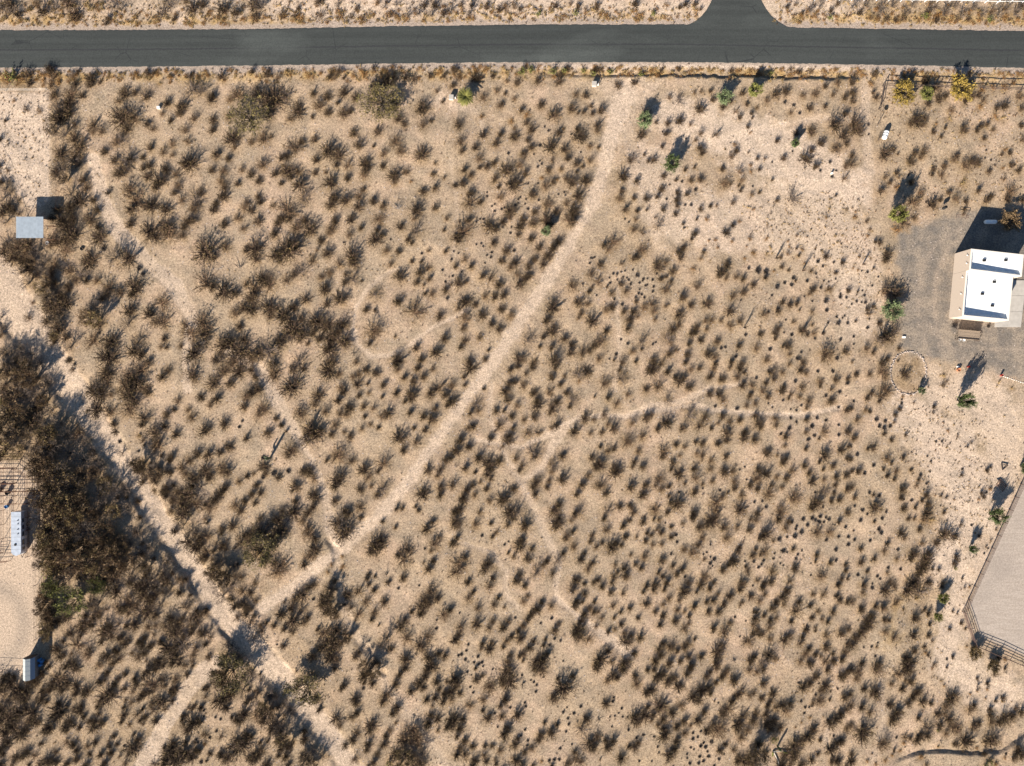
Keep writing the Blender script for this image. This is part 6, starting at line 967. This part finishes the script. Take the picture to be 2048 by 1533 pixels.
fence('corral_fence', [(-20,936),(34,935),(61,954),(61,1112)], 1.5, (.4,.8,1.15,1.5), 2.8, .045, .03, M['rust'], 'rusty pipe corral fence bending round behind the horse trailer')
fence('corral_fence', [(86,925),(86,981)], 1.5, (.8,1.5), 2.8, .045, .022, M['rust'], 'short upright corral fence nearest the thicket above the trailer')
fence('corral_fence', [(-20,967),(33,967)], 1.5, (.4,.8,1.15,1.5), 2.8, .045, .03, M['rust'], 'topmost cross fence inside the rusty corral')
fence('corral_fence', [(-20,983),(84,981)], 1.5, (.8,1.15,1.5), 2.8, .05, .035, M['rust'], 'longest cross fence running to the thicket in the corral')
fence('corral_fence', [(-20,1007),(60,1006)], 1.5, (.8,1.5), 2.8, .045, .03, M['rust'], 'cross fence just above the horse trailer')
fence('corral_fence', [(33,938),(33,1020)], 1.5, (.4,.8,1.15,1.5), 2.8, .045, .025, M['rust'], 'upright corral fence leading down to the trailer rear')
fence('corral_fence', [(10,936),(10,1104),(-10,1106)], 1.5, (.4,.8,1.15,1.5), 2.8, .045, .025, M['rust'], 'upright corral fence left of the horse trailer')
fence('corral_fence', [(-20,1123),(22,1121)], 1.5, (.4,.8,1.15,1.5), 2.4, .045, .03, M['rust'], 'corral panel at the left edge below the trailer nose')
# loose pipe panel and triangular frame
def panel(px, py, rz, lab):
    x, y = P(px, py); root = empty('loose_gate', (x, y, zg(x, y)+.35), rz); tag(root, lab, 'panel')
    for k in range(5): v = MB(); v.tube((-.95, -.8+.4*k, 0), (.95, -.8+.4*k, 0), .055, n=6); v.build('rail', M['rust'], root)
    for sx in (-.95, .95): v = MB(); v.tube((sx, -.85, 0), (sx, .85, .0), .055, n=6); v.build('side_bar', M['rust'], root)
    root.rotation_euler = (.25, 0, rz)
panel(2000, 970, .75+1.57, 'rusty pipe gate panel lying on the ground left of the arena fence')
x, y = P(2007, 933); root = empty('triangular_frame', (x, y, zg(x, y)+.08)); tag(root, 'dark triangular frame lying on the sand beside the right-edge tree', 'frame')
tp = [(-.55,.55),(.75,.2),(-.35,-.75)]
for i in range(3): v = MB(); v.tube((*tp[i], .08), (*tp[(i+1) % 3], .08), .08, n=6); v.build('bar', M['wood_dark'], root)
# ---------------------------------------------------------------- shade roof
f = (H-2.2)/H
x0, y0 = (32.5-1024)/10*f, (766.5-434)/10*f; x1, y1 = (87-1024)/10*f, (766.5-476.5)/10*f
root = empty('shade_shelter', ((x0+x1)/2, (y0+y1)/2, 0)); tag(root, 'open shelter with a ribbed pale metal roof at the left edge', 'shelter')
w2, d2 = (x1-x0)/2, (y0-y1)/2
for i in range(6):
    a = -w2+i*2*w2/6; b = a+2*w2/6-.004; v = MB(); n = 8; pr_ = []
    for k in range(n+1):
        t = a+(b-a)*k/n; pr_.append((t, 2.2+(.035 if k % 2 else 0)))
    vs = [(t, -d2, z) for t, z in pr_]+[(t, d2, z) for t, z in pr_]+[(t, -d2, z-.02) for t, z in pr_]+[(t, d2, z-.02) for t, z in pr_]
    m_ = n+1; fs = [(k, k+1, m_+k+1, m_+k) for k in range(n)]+[(2*m_+k+1, 2*m_+k, 3*m_+k, 3*m_+k+1) for k in range(n)]
    v.add(vs, fs); v.build('roof_panel', M['metal_roof'], root)
for sx in (-w2+.2, w2-.2):
    for sy in (-d2+.2, d2-.2): v = MB(); v.tube((sx, sy, -.1), (sx, sy, 2.15), .06, n=8); v.build('post', M['rust'], root)
for sy in (-d2+.2, 0, d2-.2): v = MB(); v.box(-w2+.1, w2-.1, sy-.04, sy+.04, 2.06, 2.17); v.build('purlin', M['steel'], root)
fence('pipe_pen', [(101,455),(116,455),(116,482),(101,483)], 1.4, (.4,.75,1.1,1.4), 2., .04, .025, M['rust'], 'small rusty pipe pen attached beside the metal shade roof')
pot(97, 487, .35, .4, M['white'], 'white tub on the ground below the right end of the shade roof', 'water_tub', 'tub')
fence('wire_fence', [(44,425),(62,421),(60,434)], 1.3, (.5,1.2), 2.5, .045, .02, M['wood_dark'], 'short dark fence leading into the top of the shade roof')
# ---------------------------------------------------------------- horse trailer
th, tb = 2.15, .35; f = (H-th)/H
x0, x1 = (22.6-1024)/10*f, (41.8-1024)/10*f; y1, y0 = (766.5-1024.8)/10*f, (766.5-1104.5)/10*f
cx, cy = (x0+x1)/2, (y0+y1)/2; w2, d2 = (x1-x0)/2, (y1-y0)/2
root = empty('horse_trailer', (cx, cy, 0)); tag(root, 'white horse trailer with rounded nose parked in the left corral', 'trailer')
nose = [(-w2,-d2),(-w2*.75,-d2-.42),(0,-d2-.75),(w2*.75,-d2-.42),(w2,-d2)]
v = MB(); v.prism([(-w2, d2)]+nose+[(w2, d2)], tb, th-.08); v.build('body', M['trailer'], root)
v = MB(); v.prism([(-w2-.03, d2+.03)]+[(a*1.03, b) for a, b in nose[:1]]+[(a, b*1.0-.03) for a, b in nose[1:4]]+[(w2+.03, -d2), (w2+.03, d2+.03)], th-.08, th); v.build('roof', mat('trailer_roof', (.41,.45,.51), rough=.5, var=.1, scale=1.5), root)
for k in range(9): v = MB(); yy = -d2+.5+k*.8; v.box(-w2, w2, yy, yy+.02, th, th+.012); v.build('roof_seam', M['steel'], root)
for k, py in enumerate((1041,1048,1059,1068)): a = (36-1024)/10*f-cx; b = (766.5-py)/10*f-cy; v = MB(); v.add([(a-.12,b-.1,th+.003),(a+.12,b-.1,th+.003),(a,b+.12,th+.003),(a-.1,b-.06,th+.16),(a+.1,b-.06,th+.16)], [(0,1,4,3),(0,3,2),(1,2,4),(3,4,2)]); v.build('roof_vent', M['black'], root)
a = (31-1024)/10*f-cx; b = (766.5-1090)/10*f-cy; v = MB(); v.box(a-.18, a+.18, b-.18, b+.18, th+.003, th+.1); v.build('roof_hatch', M['black'], root)
for ya, yb, za, zb in ((-2.6,-1.6,1.25,1.75),(-3.6,-3.0,1.2,1.7),(-.9,0.,1.3,1.75),(.5,1.3,1.3,1.75),(1.8,2.6,1.3,1.75)): v = MB(); v.box(w2+.002, w2+.03, ya, yb, za, zb); v.build('window', M['glass'], root)
v = MB(); v.box(w2+.002, w2+.035, -1.45, -.95, .45, 1.9); v.build('side_door', M['white'], root)
v = MB(); v.box(w2+.002, w2+.025, -d2+.3, d2-.1, .95, 1.08); v.build('trim_strip', M['shed_dark'], root)
for yy in (.3, 1.2):
    for sx in (-1, 1):
        v = MB(); v.lathe([(.05,-.1),(.36,-.1),(.36,.1),(.05,.1)], (sx*(w2-.1), yy, .36), 18, axis='x'); t_ = v.build('wheel', M['black'], root)
        v = MB(); v.lathe([(.02,-.12),(.18,-.11),(.18,.11),(.02,.12)], (sx*(w2-.1), yy, .36), 12, axis='x'); v.build('rim', M['steel'], t_)
v = MB(); v.tube((-.5,-d2-.4,.4), (0,-d2-1.5,.4), .05); v.tube((.5,-d2-.4,.4), (0,-d2-1.5,.4), .05); v.build('hitch', M['black'], root)
for px, py, r, h, m_, lab in ((18,985,.45,.6,M['black'],'black feed tub right of its twin in the rusty corral'),(2,979,.5,.6,M['black'],'black feed tub at the very left edge of the corral'),(16,1013,.35,.6,M['blue'],'blue water barrel above the horse trailer')): pot(px, py, r, h, m_, lab, 'feed_tub', 'tub')
# ---------------------------------------------------------------- gambrel shed
x0, y0 = P(60.3, 1350); x1, y1 = P(80, 1309.4)
cx, cy = (x0+x1)/2, (y0+y1)/2; w2, d2 = (x1-x0)/2, (y1-y0)/2
root = empty('gambrel_shed', (cx, cy, 0)); tag(root, 'small barn-roofed metal shed at the bottom left by the dirt yard', 'shed')
v = MB(); v.box(-w2, w2, -d2, d2, -.05, 1.55); v.build('wall', M['shed_dark'], root)
prof = [(-w2-.06, 1.5), (-w2*.72, 2.35), (0, 2.75), (w2*.72, 2.35), (w2+.06, 1.5)]
for i, m_ in enumerate(('shed', 'shed', 'shed', 'shed_shaded')):
    (a, za), (b, zb) = prof[i], prof[i+1]; n = 9; sg_ = MB()
    for k in range(n):
        ya = -d2-.08+k*(2*d2+.16)/n; yb = ya+(2*d2+.16)/n; z_ = .012 if k % 2 else 0
        sg_.add([(a,ya,za+z_),(b,ya,zb+z_),(b,yb,zb+z_),(a,yb,za+z_),(a,ya,za-.04),(b,ya,zb-.04),(b,yb,zb-.04),(a,yb,za-.04)], [(0,1,2,3),(7,6,5,4),(0,4,5,1),(2,6,7,3),(0,3,7,4),(1,5,6,2)])
    sg_.build('roof_panel', M[m_], root)
for sy in (-d2+.02, d2-.02):
    v = MB(); v.add([(a, sy, z) for a, z in [(-w2, 1.5)]+prof[1:4]+[(w2, 1.5)]], [(0,1,2,3,4)]); v.build('gable', M['shed_dark'], root)
v = MB(); v.box(-.6, .6, d2+.005, d2+.05, 0, 1.9); v.build('door', M['wood_dark'], root)
for i, (px, py, lab) in enumerate(((83,1318,'blue barrel nearest the shed wall, upper one'),(85,1328,'lowest blue barrel beside the shed'),(88,1321,'blue barrel outermost of three beside the shed'))):
    x, y = P(px, py); v = MB(); v.lathe([(.27,0),(.29,.3),(.27,.6),(.29,.85),(.25,.88)], n=14); tag(v.build('blue_barrel', M['blue'], loc=(x, y, 0)), lab, 'barrel', 'blue barrels by the shed')
# ---------------------------------------------------------------- utility boxes, tank, tyre
for px, py, lab in ((903,197,'pale square utility box near the palm, with a short marker post'),(1188,170,'pale square utility box below the road bank, right of the other')):
    x, y = P(px, py); root = empty('utility_box', (x, y, zg(x, y)), -.04); tag(root, lab, 'utility box')
    v = MB(); v.box(-.42, .42, -.42, .42, -.05, .62); v.build('cabinet', M['concrete'], root)
    v = MB(); v.box(-.46, .46, -.46, .46, .62, .70); v.build('lid', M['concrete'], root)
    x, y = P(px+8, py+1); v = MB(); v.tube((0,0,-.1), (0,0,.75), .09, n=8); tag(v.build('marker_post', M['white'], loc=(x, y, zg(x, y))), 'short white marker post right of the '+('palm-side' if px < 1000 else 'road-bank')+' utility box', 'post')
x, y = P(319, 217); v = MB(); v.box(-.3, .3, -.22, .22, 0, .45); tag(v.build('white_crate', M['white'], loc=(x, y, zg(x, y))), 'small white crate lying between bushes in the upper left', 'crate')
x, y = P(1662, 348); v = MB(); v.box(-.15, .15, -.12, .12, 0, .5); tag(v.build('white_marker', M['white'], loc=(x, y, zg(x, y))), 'tiny white marker on the pale sand left of the right-hand path', 'marker')
x, y = P(1768, 272); root = empty('white_tank', (x, y, zg(x, y)), 1.2); tag(root, 'ribbed white plastic tank on the path below the rail fence', 'tank')
v = MB(); v.smooth = True; v.lathe([(.05,-.85),(.42,-.8),(.5,-.6),(.5,-.2),(.44,-.15),(.5,-.1),(.5,.35),(.44,.4),(.5,.45),(.5,.7),(.42,.8),(.05,.85)], (0,0,.5), 18, axis='x'); v.build('tank_body', M['white'], root)
v = MB(); v.box(-.7, .7, -.45, .45, 0, .15); v.build('cradle', M['wood'], root)
x, y = P(1772, 217); v = MB(); n = 14
for k in range(n): a, b = 6.2832*k/n, 6.2832*(k+1)/n; v.tube((.3*math.cos(a), .3*math.sin(a), .12), (.3*math.cos(b), .3*math.sin(b), .12), .11, n=6)
tag(v.build('old_tyre', M['black'], loc=(x, y, zg(x, y))), 'old black tyre on the ground under the west golden shrub', 'tyre')
x, y = P(165, 498); v = MB(); n = 14
for k in range(n): a, b = 6.2832*k/n, 6.2832*(k+1)/n; v.tube((.3*math.cos(a), .3*math.sin(a), .12), (.3*math.cos(b), .3*math.sin(b), .12), .11, n=6)
tag(v.build('old_tyre', M['black'], loc=(x, y, zg(x, y))), 'old black tyre in the scrub right of the metal shade roof', 'tyre')
ORD = 'first second third fourth fifth sixth seventh eighth ninth tenth eleventh twelfth thirteenth fourteenth fifteenth sixteenth seventeenth eighteenth nineteenth twentieth'.split()
by = {}
for t in LABELS: by.setdefault(t[1], []).append(t)
for lab, L in by.items():
    if len(L) < 2: continue
    ax = 2 if max(t[2] for t in L)-min(t[2] for t in L) >= max(t[3] for t in L)-min(t[3] for t in L) else 3
    L.sort(key=lambda t: t[ax]*(1 if ax == 2 else -1))
    for i, t in enumerate(L):
        if len(L) == 2: sx = (('left one', 'right one') if ax == 2 else ('upper one', 'lower one'))[i]
        else: sx = ORD[min(i, 19)]+(' from left' if ax == 2 else ' from top')
        lb = lab+', '+sx
        if len(lb.replace('-', ' ').split()) > 15: lb = lb.replace(', well ', ', ').replace(', close ', ', ')
        t[0]['label'] = lb
for o in SC.objects:
    if 'label' in o and len(o['label'].replace('-', ' ').split()) > 16: print('LONG', o['label'])
print('objects', len(SC.objects))
